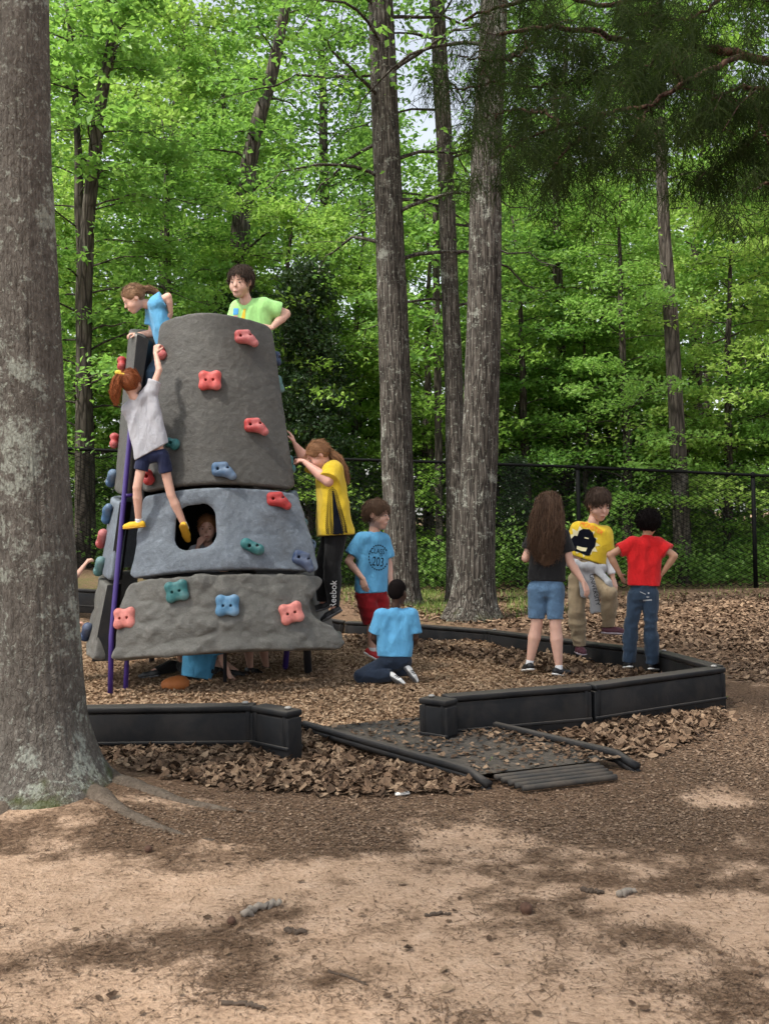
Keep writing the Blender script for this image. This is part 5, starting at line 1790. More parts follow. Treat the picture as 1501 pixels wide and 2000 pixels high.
Vb, Qb = blob([ell((231, 727, -10), (7, 4.5, 4), k=2), ell((239, 732, -10), (7, 4.5, 4), k=2), ell((235, 730, -11), (3, 3, 3), k=2)], 1.0, 1)
K3['child']('hair_bow', Vb, Qb, fabric('yellow_ribbon', (.80, .55, .08)), None)
# --- child peering out of the crawl hole
K4 = person(dict(label='child with reddish hair peering out of the dark crawl hole', D=7.40, H=27, skin='fair', hair=('pony', 'strawberry'), face=(-.12, .08, -1),
    J=dict(head=(405, 1032, 0), neck=(406, 1062, 6), shl=(380, 1076, 6), ell=(374, 1112, -10), wrl=(388, 1064, -26), shr=(433, 1076, 6), elr=(440, 1114, 0), wrr=(424, 1132, -20),
           hil=(394, 1140, 16), hir=(420, 1140, 16), knl=(392, 1128, -30), knr=(424, 1128, -30), anl=(392, 1172, -20), anr=(424, 1172, -20)),
    handl=dict(d=(.5, -.8, .2), n=(.4, .2, .8), curl=.4),
    shirt=dict(mat=GREY_T, hem=.2), pants=dict(mat=NAVY, len=1.8), shoes=dict(mat=S_BLK, sole=S_WHT), footl=((0, .2, -1), DN), footr=((0, .2, -1), DN)))
# --- girl in yellow on the side of the tower
K5 = person(dict(label='girl in long gold jersey and black leggings climbing the tower side', D=7.42, H=28, fat=1.62, skin='rosy', hair=('pony', 'strawberry'), face=(-.80, .58, -.16), up=(-.45, -.88, 0),
    J=dict(head=(621, 889, 0), neck=(641, 912, 4), shl=(650, 920, -12), ell=(641, 940, -30), wrl=(592, 900, -10), shr=(636, 916, 22), elr=(596, 898, 26), wrr=(575, 866, 12),
           hil=(657, 1040, -9), hir=(652, 1040, 13), knl=(648, 1106, -14), knr=(632, 1100, 14), anl=(652, 1190, -8), anr=(630, 1180, 22)),
    handl=dict(d=(-.7, -.15, .6), n=(-.4, .7, .5), curl=.7), handr=dict(d=(-.35, -1, .2), n=(-1, 0, .3), curl=.15),
    tail=([(645, 886, 4), (660, 900, 2), (671, 920, 0), (680, 944, -2)], [10, 12, 10, 4]), nlocks=170, wave=.08,
    shirt=dict(mat=YEL_J, hem=.22, e=.18, flare=.42, sl=.95, sr=.8, wr=.045, htilt=(-.04, 0, 0)), pants=dict(mat=LEGG, len=1.93, e=.01, wr=.01), shoes=dict(mat=S_BLK, sole=S_GRY), footl=((-.85, .5, .1), (-.5, .85, 0)), footr=((-.9, .3, .1), DN)))
V, T = text_verts('Reebok', 17.5)
decal(K5, K5['pants_bvh'], rot2(V, -math.pi / 2 + .03, 1, 1.02, (651, 1161)), T, INKW, 'lettering', K5['pants'])
CV, CT = [], []
def quad2(a, b, c, d):
    n = len(CV); CV.extend([a, b, c, d]); CT.extend([[n, n + 1, n + 2], [n, n + 2, n + 3]])
for i in range(27):
    t = i / 26; y = 951 + 88 * t; xc = 649 + 11 * t
    w = 9 + 13 * min(1, t * 1.6); th = 1.5 + 1.0 * t
    for s in (-1, 1):
        for k in range(3):
            a, b = k / 3, (k + .86) / 3
            quad2((xc + s * w * a, y + w * a * .95), (xc + s * w * b, y + w * b * .95), (xc + s * w * b, y + w * b * .95 + th), (xc + s * w * a, y + w * a * .95 + th))
for i in range(22):
    t = i / 21; y = 958 + 84 * t; xc = 650 + 10.5 * t; w0 = 1 + 8.5 * t; w1 = 1 + 8.5 * (t + 1 / 21)
    quad2((xc - w0, y), (xc + w0, y), (xc + w1 + .5, y + 4.1), (xc - w1 + .5, y + 4.1))
decal(K5, K5['shirt_bvh'], np.array(CV), np.array(CT), INK, 'chevron_print', K5['shirt'], .6)
# --- boy in blue shirt and red shorts
D6 = fd(716, 1297)
K6 = person(dict(label='boy in blue class shirt and red shorts walking past the tower', D=D6, H=29.5, skin='fair', hair=('fringe', 'brown'), face=(.90, .16, -.40),
    J=dict(head=(736, 1004, 0), neck=(731, 1037, 2), shl=(706, 1053, -12), ell=(680, 1096, -16), wrl=(708, 1130, -28), shr=(748, 1056, 14), elr=(759, 1102, 18), wrr=(762, 1140, 8),
           hil=(712, 1160, -6), hir=(738, 1160, 8), knl=(727, 1216, -6), knr=(748, 1214, 12), anl=(727, 1272, 6), anr=(758, 1278, 14)),
    handl=dict(d=(.25, 1, -.05), n=(.4, 0, .8), curl=.22, side=-1), handr=dict(d=(.05, 1, -.1), n=(-.8, 0, .4), curl=.3),
    shirt=dict(mat=BLUE_T, hem=-.05, e=.13, flare=.10, sl=.72, sr=.72, wr=.05, htilt=(.05, 0, 0)), pants=dict(mat=REDS, len=1.0, name='shorts', e=.14, flare=.12, wr=.05), shoes=dict(mat=S_RED, sole=S_WHT, sock=WHITE), footl=((.78, .45, -.2), (-.4, .85, 0)), footr=((.9, .1, -.2), DN)))
V, T = text_verts('CLASS', 14)
decal(K6, K6['shirt_bvh'], rot2(V, .10, .72, 1.0, (737, 1077)), T, INK, 'lettering', K6['shirt'], .8)
V, T = text_verts('OF', 6)
decal(K6, K6['shirt_bvh'], rot2(V, .05, .8, 1.0, (744, 1085)), T, INK, 'lettering', K6['shirt'], .8)
V, T = text_verts('203', 25)
decal(K6, K6['shirt_bvh'], rot2(V, .13, .62, 1.0, (738, 1098)), T, INK, 'lettering', K6['shirt'], .8)
CV, CT = [], []
for k in range(26):
    a = k / 26 * 6.283; a2 = a + .15
    if -.9 < a < .3 or a > 5.6: continue
    for r0, r1 in ((23, 25.5),):
        c = (739, 1089)
        quad2((c[0] + .78 * r0 * math.cos(a), c[1] + r0 * math.sin(a)), (c[0] + .78 * r1 * math.cos(a), c[1] + r1 * math.sin(a)), (c[0] + .78 * r1 * math.cos(a2), c[1] + r1 * math.sin(a2)), (c[0] + .78 * r0 * math.cos(a2), c[1] + r0 * math.sin(a2)))
decal(K6, K6['shirt_bvh'], np.array(CV), np.array(CT), INK, 'ring_print', K6['shirt'], .8)
# --- kneeling boy
D7 = fd(760, 1338)
K7 = person(dict(label='boy in blue shirt and navy jeans kneeling on the wood chips', D=D7, H=25.5, fat=1.08, skin='dark', hair=('buzz', 'black'), face=(.42, .02, .90), showface=False, base=(765, 1338, 0),
    J=dict(head=(776, 1156, 2), neck=(772, 1184, 0), shl=(742, 1202, 0), ell=(730, 1246, 4), wrl=(748, 1268, 34), shr=(803, 1201, 2), elr=(811, 1247, 6), wrr=(800, 1268, 36),
           hil=(755, 1294, 6), hir=(786, 1292, 6), knl=(704, 1322, 16), knr=(735, 1316, 58), anl=(768, 1318, -10), anr=(800, 1306, 2)),
    shirt=dict(mat=BLUE_T, hem=-.42, e=.14, flare=.08, sl=.80, sr=.80, wr=.05), pants=dict(mat=NAVYD, len=1.95, e=.13, waist=.75, wr=.05, flare=.06),
    shoes=dict(mat=S_WHT, sole=S_GRY, stripes=INK), footl=((.82, .50, -.1), (-.5, .75, -.35)), footr=((.62, .75, .1), (-.7, .6, -.3))))
# --- girl with long hair, seen from behind
D8 = fd(1060, 1322)
K8 = person(dict(label='girl with long brown hair, black shirt and denim shorts seen from behind', D=D8, H=30, fat=1.14, skin='fair', hair=('long', 'brown'), face=(-.15, .05, .98), showface=False,
    J=dict(head=(1071, 990, 0), neck=(1070, 1024, 0), shl=(1043, 1046, 2), ell=(1026, 1090, 0), wrl=(1034, 1090, 36), shr=(1097, 1046, 0), elr=(1113, 1098, -6), wrr=(1139, 1138, -10),
           hil=(1049, 1150, 2), hir=(1083, 1150, 0), knl=(1047, 1222, 4), knr=(1084, 1224, -3), anl=(1033, 1298, 8), anr=(1091, 1308, -5)),
    handr=dict(d=(.35, .95, 0), n=(-.6, .2, .6), curl=.25), handl=dict(d=(.3, -.6, .6), n=(.2, 0, 1), curl=.5),
    tail=([(1071, 978, -16), (1069, 1008, -24), (1066, 1040, -27), (1065, 1070, -25), (1067, 1090, -22)], [25, 31, 34, 33, 25], ((0, 0, 1), 2.6)), tailflat=(1, .8, .42), nlocks=620, wave=.20,
    shirt=dict(mat=BLK_T, hem=-.50, e=.10, flare=.05, sl=.62, sr=.62), pants=dict(mat=DENIM, len=.80, name='shorts', e=.08, flare=.03, waist=1.1, cuff=fabric('pale_denim_hem', (.12, .18, .26))),
    shoes=dict(mat=S_BLK, sole=S_WHT, sock=WHITE), footl=((-.30, .05, .9), DN), footr=((.85, .12, .35), DN)))
# --- boy in yellow stepping on the border
K9 = person(dict(label='boy in yellow truck shirt with one foot up on the border', D=7.85, H=31, fat=1.05, skin='fair', hair=('fringe', 'darkbrown'), face=(.46, .40, -.80),
    J=dict(head=(1169, 984, -2), neck=(1158, 1018, 4), shl=(1127, 1034, 6), ell=(1112, 1080, 10), wrl=(1120, 1118, -2), shr=(1181, 1042, 0), elr=(1185, 1090, 6), wrr=(1196, 1130, 0),
           hil=(1128, 1134, 4), hir=(1160, 1130, -2), knl=(1125, 1196, -6), knr=(1189, 1160, -34), anl=(1131, 1264, 4), anr=(1188, 1226, -6)),
    handr=dict(d=(.28, 1, -.1), n=(-.8, 0, .5), curl=.25), handl=dict(d=(.2, 1, 0), n=(.8, 0, .5)),
    shirt=dict(mat=YEL_T, hem=-1.22, htilt=(-.22, 0, 0), e=.12, flare=.05, sl=.7, sr=.68, under=(WHITE, 'r', .80), wr=.045), pants=dict(mat=KHAKI, len=1.95, e=.10, waist=1.3, wr=.05, flare=.02),
    shoes=dict(mat=S_MAR, sole=S_LIL), footl=((.25, .12, -.95), DN), footr=((.92, .05, -.35), DN)))
sw = [cone((1110, 1096, 6), 9, (1124, 1104, -16), 9, k=8), cone((1124, 1104, -16), 9, (1150, 1110, -20), 10, k=8), cone((1150, 1110, -20), 10, (1174, 1112, -8), 9, k=8), cone((1174, 1112, -8), 9, (1178, 1108, 12), 8, k=8),
      cone((1110, 1096, 6), 9, (1140, 1098, 24), 10, k=8), cone((1140, 1098, 24), 10, (1178, 1108, 12), 9, k=8),
      cone((1142, 1108, -24), 8, (1156, 1150, -27), 10, k=5, flat=((0, 0, 1), 2.2)), cone((1156, 1150, -27), 10, (1164, 1196, -22), 11, k=5, flat=((0, 0, 1), 2.2), cuts=[((1164, 1196, -22), (.15, 1, 0))]),
      cone((1134, 1106, -22), 8, (1141, 1160, -24), 8, k=5, flat=((0, 0, 1), 2.2)), ell((1143, 1107, -26), (9, 8, 7), k=4),
      cone((1168, 1116, -22), 9, (1188, 1138, -34), 7, k=5, flat=((.5, -.5, -.7), 2.0)), cone((1188, 1138, -34), 6, (1199, 1162, -30), 4, k=5)]
def posts(Fd, X):
    q_ = X / 30
    return Fd - 1.5 * (1 - 2 * np.abs(vnoise(q_ * np.array((1.6, .8, 1.6), np.float32), 1.3, 4)))
Vs_, Qs_ = blob(sw, 1.7, 1, posts)
swo = K9['child']('tied_sweatshirt', Vs_, Qs_, GREYS)
swb = BVHTree.FromPolygons([tuple(p) for p in Vs_], [tuple(q_) for q_ in Qs_.tolist()])
V, T = text_verts('UNIVERSITY', 12)
decal(K9, swb, rot2(V, math.pi / 2 - .22, .98, .95, (1160, 1152)), T, INK, 'lettering', swo, .8)
jag = []
rj = random.Random(3)
for k in range(26):
    a = k / 26 * 6.283; rad = (1.08 if k % 2 else .80) + rj.uniform(-.12, .08)
    jag.append((1139 + 30 * rad * math.cos(a) + 4 * math.sin(a), 1058 + 28 * rad * math.sin(a)))
V, T = poly2(jag); decal(K9, K9['shirt_bvh'], V, T, INKC, 'splash_print', K9['shirt'], .6, 3)
tr_ = [(1139 + (x_ - 1139) * 1.12, 1058 + (y_ - 1058) * 1.10) for x_, y_ in [(1118, 1052), (1123, 1047), (1128, 1048), (1131, 1039), (1138, 1035), (1149, 1036), (1155, 1042), (1157, 1050), (1161, 1053), (1159, 1066), (1154, 1072), (1149, 1083), (1141, 1082), (1132, 1077), (1124, 1075), (1117, 1070), (1116, 1062)]]
V, T = poly2(tr_); to_ = decal(K9, K9['shirt_bvh'], V, T, INK, 'truck_print', K9['shirt'], 1.0, 3)
for P2 in ([(1126, 1066), (1137, 1069), (1146, 1070), (1143, 1077), (1134, 1076), (1125, 1072)], [(1141, 1049), (1149, 1051), (1148, 1053), (1140, 1051)]):
    V, T = poly2(P2); decal(K9, K9['shirt_bvh'], V, T, INKC, 'truck_print_detail', K9['shirt'], 1.4, 2)
V, T = text_verts('MONSTER', 10.5)
V = rot2(V, .42, 1.02, 1.25, (1154, 1031)); V[:, 1] += ((V[:, 0] - 1154) / 22) ** 2 * 3 - 1
decal(K9, K9['shirt_bvh'], V, T, INKO, 'lettering', K9['shirt'], 1.2)
# --- boy in red, hands on hips
D10 = fd(1245, 1318) - .12
K10 = person(dict(label='boy in red shirt and jeans with hands on hips seen from behind', D=D10, H=25.5, fat=1.12, skin='tan', hair=('afro', 'black'), face=(.15, .05, .98), showface=False,
    J=dict(head=(1266, 1021, 0), neck=(1262, 1046, 0), shl=(1232, 1062, 0), ell=(1190, 1084, -8), wrl=(1211, 1124, 0), shr=(1285, 1063, 0), elr=(1316, 1086, -6), wrr=(1291, 1122, 2),
           hil=(1241, 1163, 0), hir=(1269, 1163, 0), knl=(1231, 1224, -4), knr=(1270, 1226, -3), anl=(1227, 1294, 2), anr=(1273, 1298, 4)),
    handl=dict(d=(.30, .55, .75), n=(1, 0, -.2), curl=.15, side=-1), handr=dict(d=(-.30, .5, .75), n=(-1, 0, -.2), curl=.15),
    shirt=dict(mat=RED_T, hem=-.74, e=.15, flare=.04, sl=.58, sr=.58, wr=.05), pants=dict(mat=JEAN, len=1.98, e=.10, waist=.86, wr=.045, flare=.10),
    shoes=dict(mat=S_BLK, sole=S_WHT), footl=((-.25, .05, .95), DN), footr=((.4, .05, .9), DN)))
for P2 in ([(1249, 1155), (1260, 1160), (1260, 1161.5), (1249, 1156.6)], [(1264, 1157), (1267, 1157), (1267, 1160), (1264, 1160)], [(1260, 1166), (1264, 1164.5), (1268, 1166), (1264, 1168)], [(1255, 1171.5), (1272, 1170.5), (1272, 1173), (1255, 1174)]):
    V, T = poly2(P2); decal(K10, K10['pants_bvh'], V, T, plain('pale_thread', (.35, .36, .38), .8), 'pocket_stitch', K10['pants'], .5)
# --- children below and behind the tower
K11 = person(dict(label='child in blue shirt sitting on the chips beneath the tower', D=7.55, H=27, skin='fair', hair=('short', 'brown'), face=(.3, 0, .95), showface=False, base=(385, 1330, 0),
    J=dict(head=(402, 1196, 20), neck=(398, 1228, 10), shl=(368, 1246, 6), ell=(352, 1280, 20), wrl=(360, 1300, 50), shr=(424, 1246, 6), elr=(434, 1290, 4), wrr=(450, 1322, 0),
           hil=(370, 1312, 4), hir=(402, 1310, 4), knl=(352, 1296, 60), knr=(430, 1296, 60), anl=(300, 1312, 40), anr=(462, 1312, 50)),
    handr=dict(d=(.4, 1, 0), n=(0, 0, 1), curl=.2),
    shirt=dict(mat=BLUE_T2, hem=.50, e=.15, flare=-.08, sl=.7, sr=.7, wr=.06), pants=dict(mat=LEGG, len=1.9), shoes=dict(mat=S_BLK, sole=S_GRY), footl=((-.9, .15, .2), DN), footr=((.8, .15, .2), DN)))
K12 = person(dict(label='child with bare shin and dark shoes crouching beneath the tower', D=7.95, H=26, skin='fair', hair=('short', 'darkbrown'), face=(-.5, .3, -.6), showface=False, base=(490, 1322, 0),
    J=dict(head=(480, 1140, 30), neck=(482, 1172, 30), shl=(460, 1186, 30), ell=(452, 1226, 20), wrl=(470, 1246, 0), shr=(506, 1186, 30), elr=(512, 1226, 20), wrr=(500, 1246, 0),
           hil=(474, 1250, 40), hir=(500, 1250, 40), knl=(484, 1254, -10), knr=(512, 1252, 0), anl=(489, 1306, 0), anr=(520, 1304, 40)),
    shirt=dict(mat=NAVY, hem=.2), pants=dict(mat=NAVY, len=.9, name='shorts'), shoes=dict(mat=S_BLK, sole=S_BLK), footl=((.6, .1, -.5), DN), footr=((.6, .1, .5), DN)))
K13 = person(dict(label='child mostly hidden by the lichen trunk gripping two tower holds', D=7.5, H=27, skin='fair', hair=('short', 'brown'), face=(.9, 0, .2),
    J=dict(head=(86, 1052, 0), neck=(82, 1084, 0), shl=(88, 1100, -10), ell=(128, 1152, -8), wrl=(164, 1106, 0), shr=(84, 1100, 22), elr=(112, 1180, 24), wrr=(146, 1216, 6),
           hil=(66, 1206, -8), hir=(62, 1206, 14), knl=(84, 1262, -8), knr=(66, 1268, 14), anl=(76, 1322, -8), anr=(60, 1322, 14)),
    handl=dict(d=(.55, -.75, 0), n=(.8, .5, .2), curl=.6), handr=dict(d=(1, .05, 0), n=(0, 1, .1), curl=.55),
    shirt=dict(mat=NAVY, hem=.2, sr=1.7), pants=dict(mat=JEAN, len=1.9), shoes=dict(mat=S_BLK, sole=S_WHT), footl=((.9, .1, 0), DN), footr=((.9, .1, 0), DN)))
# orange rounded thing lying under the tower
Vb, Qb = blob([ell((0, 0, 0), (.105, .075, .055), k=.02), ell((.035, .01, .012), (.06, .06, .05), k=.03)], .008, 1)
pb = pix(342, 1338, 7.20)
ob = link('ball', mesh_data('ball', Vb, Qb), plain('rust_orange_rubber', (.40, .13, .035), .7))
ob.location = (pb[0], pb[1], float(zt(pb[0], pb[1])) + .035)
tag(ob, 'slumped rust orange ball half sunk in the chips under the tower', 'ball')
# ------------------------------------------------------------------ ground litter
def litter_mat(name, cols, rough=.85, trans=0):
    m, nt, b = new_mat(name)
    g = nt.nodes.new('ShaderNodeNewGeometry')
    r = ramp(nt, g.outputs['Random Per Island'], [(i / (len(cols) - 1), c) for i, c in enumerate(cols)])
    n = noise_n(nt, 90, 3, .6, coords(nt))
    c = mixc(nt, math_n(nt, 'MULTIPLY', n, .5), r.outputs[0], tuple(x * .5 for x in cols[1]))
    nt.links.new(c, b.inputs['Base Color'])
    b.inputs['Roughness'].default_value = rough
    b.inputs['Specular IOR Level'].default_value = .15
    return m
M_DEAD = litter_mat('dead_leaves', [(.040, .025, .017), (.11, .068, .043), (.19, .122, .078), (.32, .225, .15), (.13, .082, .052), (.065, .042, .028), (.24, .165, .11)])
M_CRUMB = litter_mat('leaf_crumbs', [(.055, .036, .025), (.12, .08, .055), (.20, .135, .092), (.31, .22, .155), (.09, .06, .042)])
M_CHIP = litter_mat('wood_chips', [(.10, .058, .034), (.24, .15, .09), (.36, .24, .15), (.50, .36, .24), (.18, .105, .062)])
M_STRAW = litter_mat('pine_straw', [(.055, .033, .021), (.12, .072, .044), (.20, .125, .078), (.10, .065, .045)])
rng = np.random.default_rng(2024)

def in_px_poly(poly, n, z=0.0, jit=(14, 4)):
    poly = np.array(poly, float)
    lo, hi = poly.min(0), poly.max(0)
    out = np.zeros((0, 2))
    while len(out) < n:
        p = rng.uniform(lo, hi, (n * 2, 2))
        out = np.concatenate([out, p[inside_poly(p[:, 0], p[:, 1], poly)]])
    p = out[:n] + rng.normal(size=(n, 2)) * np.array(jit)
    G = gpix(p[:, 0], p[:, 1], z)
    G[:, 2] = zt(G[:, 0], G[:, 1])
    return G

def dead_leaves(G, size=.075, lift=.02, stand=.5):
    """curled brown leaves: blade folded along its midrib, tip lifted"""
    n = len(G)
    a = rng.uniform(0, 6.283, n); tl = rng.normal(0, stand, n); rl = rng.normal(0, stand, n)
    d = np.stack([np.cos(a) * np.cos(tl), np.sin(a) * np.cos(tl), np.sin(tl)], -1)
    s = np.stack([-np.sin(a) * np.cos(rl), np.cos(a) * np.cos(rl), np.sin(rl)], -1)
    nn = np.cross(d, s); nn *= np.sign(nn[:, 2])[:, None]
    L = size * (rng.uniform(.35, 1.0, n) + .6 * rng.random(n) ** 4)[:, None]; w = L * rng.uniform(.28, .42, n)[:, None]
    cu = rng.uniform(.02, .30, n)[:, None] * L; fo = rng.uniform(-.1, .35, n)[:, None] * w
    c = G + np.array((0, 0, 1)) * (rng.uniform(.2, 1, n)[:, None] * lift + np.abs(np.sin(tl))[:, None] * L * .45)
    b0 = c - d * L * .5 + nn * cu; m0 = c; t0 = c + d * L * .5 + nn * cu
    V = np.stack([b0, c - d * L * .22 + s * w + nn * fo, c + d * L * .20 + s * w * .85 + nn * (fo + cu * .4), t0, c + d * L * .20 - s * w * .85 + nn * (fo + cu * .4), c - d * L * .22 - s * w + nn * fo, m0], 1)
    i = np.arange(n)[:, None] * 7
    Q = np.concatenate([i + np.array([[0, 6, 2, 1]]), i + np.array([[0, 5, 4, 6]]) , ])
    T = np.concatenate([i + np.array([[6, 3, 2]]), i + np.array([[6, 4, 3]])])
    return V.reshape(-1, 3), Q, T

mb = MB()
def add_leaves(poly, n, size=.075, lift=.02, stand=.45, z=0.0):
    V, Q, T = dead_leaves(in_px_poly(poly, n, z), size, lift, stand); mb.add(V, Q, T)
add_leaves([(165, 1466), (330, 1444), (500, 1400), (570, 1432), (640, 1446), (940, 1530), (900, 1538), (700, 1550), (430, 1540), (300, 1520), (230, 1500)], 10500, .048, .018, .34)
add_leaves([(430, 1424), (500, 1398), (560, 1434), (640, 1455), (540, 1480), (400, 1470)], 1500, .052, .03, .5)
add_leaves([(920, 1412), (1150, 1402), (1390, 1384), (1420, 1410), (1330, 1450), (1270, 1474), (1080, 1440)], 3600, .048, .014, .32)
add_leaves([(820, 1270), (960, 1274), (1130, 1300), (1280, 1314), (1280, 1322), (1100, 1316), (950, 1290), (830, 1278)], 3200, .052, .02, .4)
add_leaves([(690, 1250), (820, 1254), (820, 1266), (700, 1266)], 600, .05, .02, .4)
add_leaves([(1320, 1285), (1501, 1170), (1750, 1200), (1700, 1340), (1501, 1330), (1430, 1325), (1430, 1300)], 4200, .05, .010, .22)
add_leaves([(660, 1166), (1130, 1166), (1850, 1150), (1850, 1290), (1501, 1268), (1300, 1262), (960, 1226), (690, 1212)], 24000, .058, .012, .26)
add_leaves([(130, 1112), (220, 1118), (220, 1146), (130, 1142)], 600, .07, .02, .4)
add_leaves([(0, 1600), (1501, 1560), (1501, 2000), (0, 2000)], 120, .030, .006, .2)
uu, vv_ = rng.uniform(.02, .95, 850), np.concatenate([rng.uniform(.04, .96, 450), 1 - rng.uniform(0, .45, 400) ** 1.6])
V, Q, T = dead_leaves(np.array([rp(a, b, .012) for a, b in zip(uu, vv_)]), .034, .008, .22); mb.add(V, Q, T)
add_leaves([(170, 1330), (620, 1330), (1000, 1335), (800, 1390), (560, 1375), (170, 1372)], 260, .040, .012, .3)
o = mb.build('leaf_litter', M_DEAD, None, False)
tag(o, 'brown fallen leaves drifted along the borders and over the ground', None, None, 'stuff')

# crumbled leaf bits trodden into the ground
mb = MB()
def sand_mask(G): return sand_fn(G[:, 0], G[:, 1])
for poly, k, sz in (([(240, 1560), (930, 1556), (960, 1540), (1200, 1530), (1501, 1470), (1501, 1600), (1200, 1640), (600, 1640), (200, 1620)], 14000, .014), ([(1240, 1500), (1501, 1330), (1800, 1330), (1800, 1560), (1501, 1520)], 11000, .018), ([(0, 1600), (1501, 1580), (1501, 2000), (0, 2000)], 26000, .0085)):
    G = in_px_poly(poly, k, 0, (50, 22))
    G = G[~inside_poly(G[:, 0], G[:, 1], POLY)]
    G = G[rng.random(len(G)) < (1 - .93 * sand_mask(G))]
    V, Q, T = dead_leaves(G, sz, .003, .16); mb.add(V, Q, T)
tag(mb.build('leaf_crumbs', M_CRUMB, None, False), 'crumbled brown leaf bits trodden into the bare ground', None, None, 'stuff')

# wood chips inside the border
P = []
while sum(len(p) for p in P) < 52000:
    p = np.stack([rng.uniform(-3.2, 2.3, 60000), rng.uniform(4.6, 10.5, 60000)], -1)
    p = p[inside_poly(p[:, 0], p[:, 1], POLY)]
    keep = rng.random(len(p)) < np.clip(1.25 - (p[:, 1] - 5) * .16, .15, 1)
    P.append(p[keep])
p = np.concatenate(P)[:52000]
# spill of chips through the ramp gap
g2 = in_px_poly([(575, 1395), (830, 1385), (900, 1410), (700, 1440), (600, 1425)], 2600)[:, :2]
p = np.concatenate([p, g2])
n = len(p)
c = np.stack([p[:, 0], p[:, 1], zt(p[:, 0], p[:, 1]) + rng.uniform(0, .016, n)], -1)
a = rng.uniform(0, 6.283, n); tl = rng.normal(0, .35, n); rl = rng.normal(0, .5, n)
d = np.stack([np.cos(a) * np.cos(tl), np.sin(a) * np.cos(tl), np.sin(tl)], -1)
s = np.stack([-np.sin(a) * np.cos(rl), np.cos(a) * np.cos(rl), np.sin(rl)], -1)
L = rng.uniform(.007, .023, n)[:, None]; w = rng.uniform(.003, .008, n)[:, None]
k = rng.uniform(.5, 1, (n, 1))
V = np.stack([c - d * L - s * w, c - d * L * k + s * w, c + d * L + s * w * k, c + d * L * .9 - s * w], 1)
o = link('wood_chips', mesh_data('wood_chips', V.reshape(-1, 3), np.arange(n * 4).reshape(n, 4), False), M_CHIP)
tag(o, 'tan wood chip mulch spread inside the black border', None, None, 'stuff')

# pine straw over the near ground
pp = np.stack([rng.uniform(-60, 1560, 26000), 1480 + 540 * rng.random(26000) ** .9], -1)
G = gpix(pp[:, 0], pp[:, 1], 0)
sd_ = sand_mask(G)
keep = (rng.random(len(pp)) < (1 - .97 * sd_)) & ~inside_poly(G[:, 0], G[:, 1], POLY)
G = G[keep]; n = len(G)
G[:, 2] = zt(G[:, 0], G[:, 1]) + rng.uniform(.001, .010, n)
a = rng.normal(.2, 1.1, n)
d = np.stack([np.cos(a), np.sin(a), rng.normal(0, .06, n)], -1); s = np.stack([-np.sin(a), np.cos(a), np.zeros(n)], -1)
L = rng.uniform(.006, .034, n)[:, None]; w = rng.uniform(.0006, .0014, n)[:, None]
bd = s * rng.normal(0, .12, (n, 1)) * L
V = np.stack([G - d * L - s * w, G - d * L + s * w, G + bd + s * w, G + bd - s * w, G + d * L], 1)
i5 = np.arange(n) * 5
o = link('pine_straw', mesh_data('pine_straw', V.reshape(-1, 3), [np.stack([i5, i5 + 1, i5 + 2, i5 + 3], -1), np.stack([i5 + 3, i5 + 2, i5 + 4], -1)], False), M_STRAW)
tag(o, 'dry pine straw and crumbs scattered over the near ground', None, None, 'stuff')

# grass on the ground before the fence
def blades(G, h, mat, name, label):
    n = len(G)
    a = rng.uniform(0, 6.283, n); ln = rng.uniform(.1, .7, n)
    d = np.stack([np.cos(a) * ln, np.sin(a) * ln, np.ones(n)], -1) * (h * rng.uniform(.4, 1.2, n))[:, None]
    s = np.stack([-np.sin(a), np.cos(a), np.zeros(n)], -1) * .004
    V = np.stack([G - s, G + s, G + d * .6 + s * .7, G + d * .6 - s * .7, G + d - np.array((0, 0, .2)) * h * ln[:, None]], 1)
    i5 = np.arange(n) * 5
    o = link(name, mesh_data(name, V.reshape(-1, 3), [np.stack([i5, i5 + 1, i5 + 2, i5 + 3], -1), np.stack([i5 + 3, i5 + 2, i5 + 4], -1)], False), mat)
    return tag(o, label, None, None, 'stuff')
M_GRASS = leaf_mat('grass_blades', (.05, .085, .015), (.11, .17, .03), (.22, .27, .07), .35, .5, False)
Gs = [in_px_poly([(805, 1165), (880, 1165), (880, 1205), (810, 1208)], 1500), in_px_poly([(980, 1165), (1030, 1160), (1110, 1200), (1000, 1210)], 1000), in_px_poly([(660, 1150), (740, 1160), (720, 1200), (660, 1200)], 500),
      in_px_poly([(130, 1020), (215, 1020), (215, 1110), (130, 1110)], 400), in_px_poly([(1010, 1150), (1501, 1145), (1501, 1170), (1010, 1172)], 300)]
blades(np.concatenate(Gs), .10, M_GRASS, 'grass', 'thin green grass tufts on the ground before the fence')

# weed by the border corner
wp = gpix(1391, 1384, -.02)
wo = empty('weed', tuple(wp), 'small broad leafed weed at the border corner', 'weed')
for k in range(7):
    a = k * 2.4; t = k / 6
    c0 = wp + np.array((.03 * math.cos(a), .03 * math.sin(a), .03 + .13 * t)); d = np.array((math.cos(a), math.sin(a), .7)) * (.075 - .02 * t); s = np.array((-math.sin(a), math.cos(a), 0)) * .022
    V = np.array([c0, c0 + d * .5 + s, c0 + d, c0 + d * .5 - s]); child_world('leaf', V, np.array([[0, 1, 2, 3]]), M_GRASS, wo, False)
mbw = MB(); mbw.tube(np.array([wp, wp + np.array((.01, 0, .1)), wp + np.array((.015, 0, .19))]), [.004, .003, .002], 5); mbw.build('stem', M_GRASS, wo)
wp = gpix(955, 1506, -.02)
wo = empty('weed', tuple(wp), 'tiny bright weed sprouting at the end of the ramp rail', 'weed')
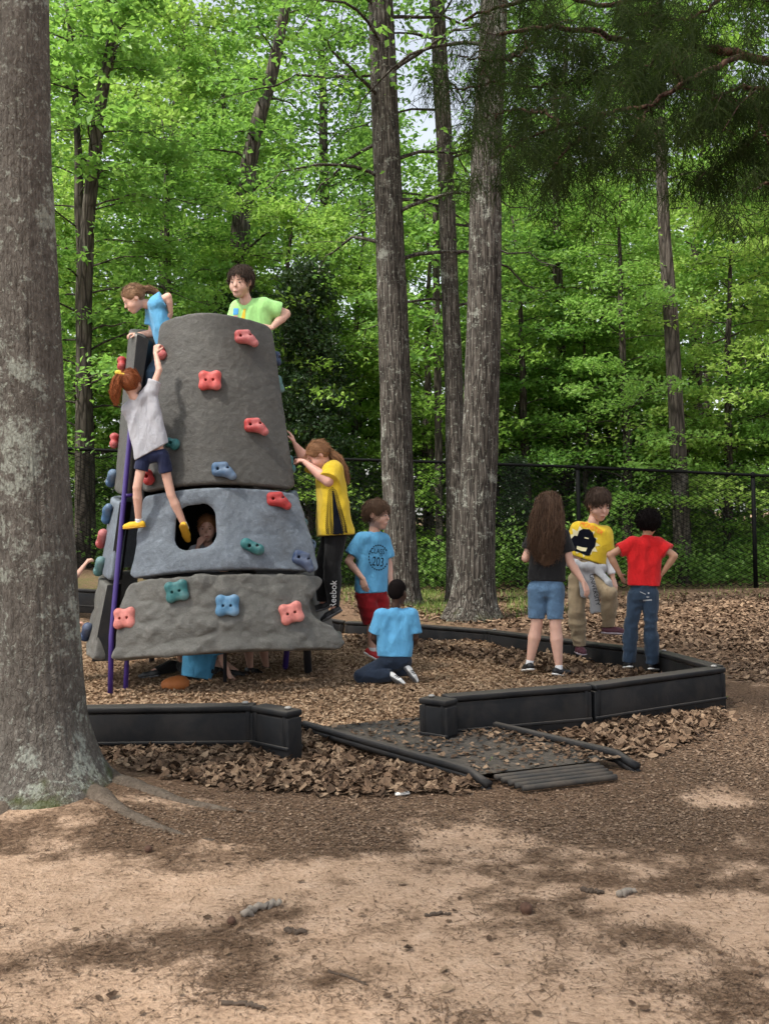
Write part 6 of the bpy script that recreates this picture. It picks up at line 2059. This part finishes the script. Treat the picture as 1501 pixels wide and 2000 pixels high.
for k in range(6):
    a = k * 2.4
    c0 = wp + np.array((0, 0, .02)); d = np.array((math.cos(a) * .6, math.sin(a) * .6, .9)) * .05; s = np.array((-math.sin(a), math.cos(a), 0)) * .010
    child_world('leaf', np.array([c0, c0 + d * .5 + s, c0 + d, c0 + d * .5 - s]), np.array([[0, 1, 2, 3]]), M_GRASS, wo, False)

# sticks, seed balls and a scrap of litter
def stick(pts, r, label, mat, name='stick'):
    pts = np.array(pts, float); G = gpix(pts[:, 0], pts[:, 1], 0)
    t = np.linspace(0, 1, 16); C = np.stack([np.interp(t, np.linspace(0, 1, len(pts)), G[:, k]) for k in range(3)], -1)
    C[:, 2] = zt(C[:, 0], C[:, 1]) + r * .7
    C += rng.normal(size=C.shape) * r * .35
    m = MB(); m.tube(C, r * (1 + .25 * vnoise(C, 40, 3)) * np.linspace(1, .7, 16), 7)
    tag(m.build(name, mat), label, 'stick')
M_STK = plain('grey_deadwood', (.20, .17, .14), .9, .3, 30, .4)
M_STKD = plain('dark_twig', (.060, .042, .030), .9, .3, 30, .4)
stick([(474, 1778), (505, 1763), (542, 1755)], .012, 'short pale stick in the near straw below the leaf pile', M_STK)
stick([(560, 1799), (598, 1803)], .009, 'stubby dark stick right of the short pale stick', M_STKD)
stick([(1135, 1731), (1180, 1735)], .008, 'dark stick lying on the sand below the ramp', M_STKD)
stick([(1205, 1740), (1238, 1729)], .012, 'thick stub of wood on the sand below the ramp', M_STK)
stick([(830, 1776), (862, 1772), (878, 1774)], .006, 'thin twig in the middle of the near ground', M_STKD)
stick([(640, 1874), (680, 1886), (716, 1902)], .004, 'thin bent twig near the bottom of the sand', M_STKD)
stick([(430, 1935), (480, 1940), (520, 1950)], .007, 'curved twig in the lowest part of the sand', M_STKD)
for (x, y, r, lab) in ((1027, 1772, .019, 'round brown seed ball alone on the open sand'), (452, 1789, .013, 'small dark seed ball beside the short pale stick'), (290, 1661, .014, 'dark seed ball in the straw below the lichen trunk')):
    g = gpix(x, y, 0)
    Vb, Qb = blob([ell((0, 0, 0), (r, r, r * .95))], r * .16, 0, lambda Fd, X: Fd - r * .12 * np.abs(vnoise(X / r, 3.0, 3)))
    ob = link('seed_ball', mesh_data('seed_ball', Vb, Qb), plain('seed_brown', (.07, .035, .022), .9, .3, 80, .3))
    ob.location = (g[0], g[1], float(zt(g[0], g[1])) + r * .8); tag(ob, lab, 'seed ball')
g = gpix(785, 1549, 0)
m = MB(); m.box((g[0], g[1], float(zt(g[0], g[1])) + .008), (.032, .012, .004), np.array([[.97, .2, .05], [-.2, .97, .1], [0, -.1, 1]]), .003)
tag(m.build('paper_scrap', plain('white_paper', (.75, .72, .68), .8)), 'small white scrap on the ground below the leaf pile', 'scrap')
print('script seconds', round(time.time() - T0, 1))
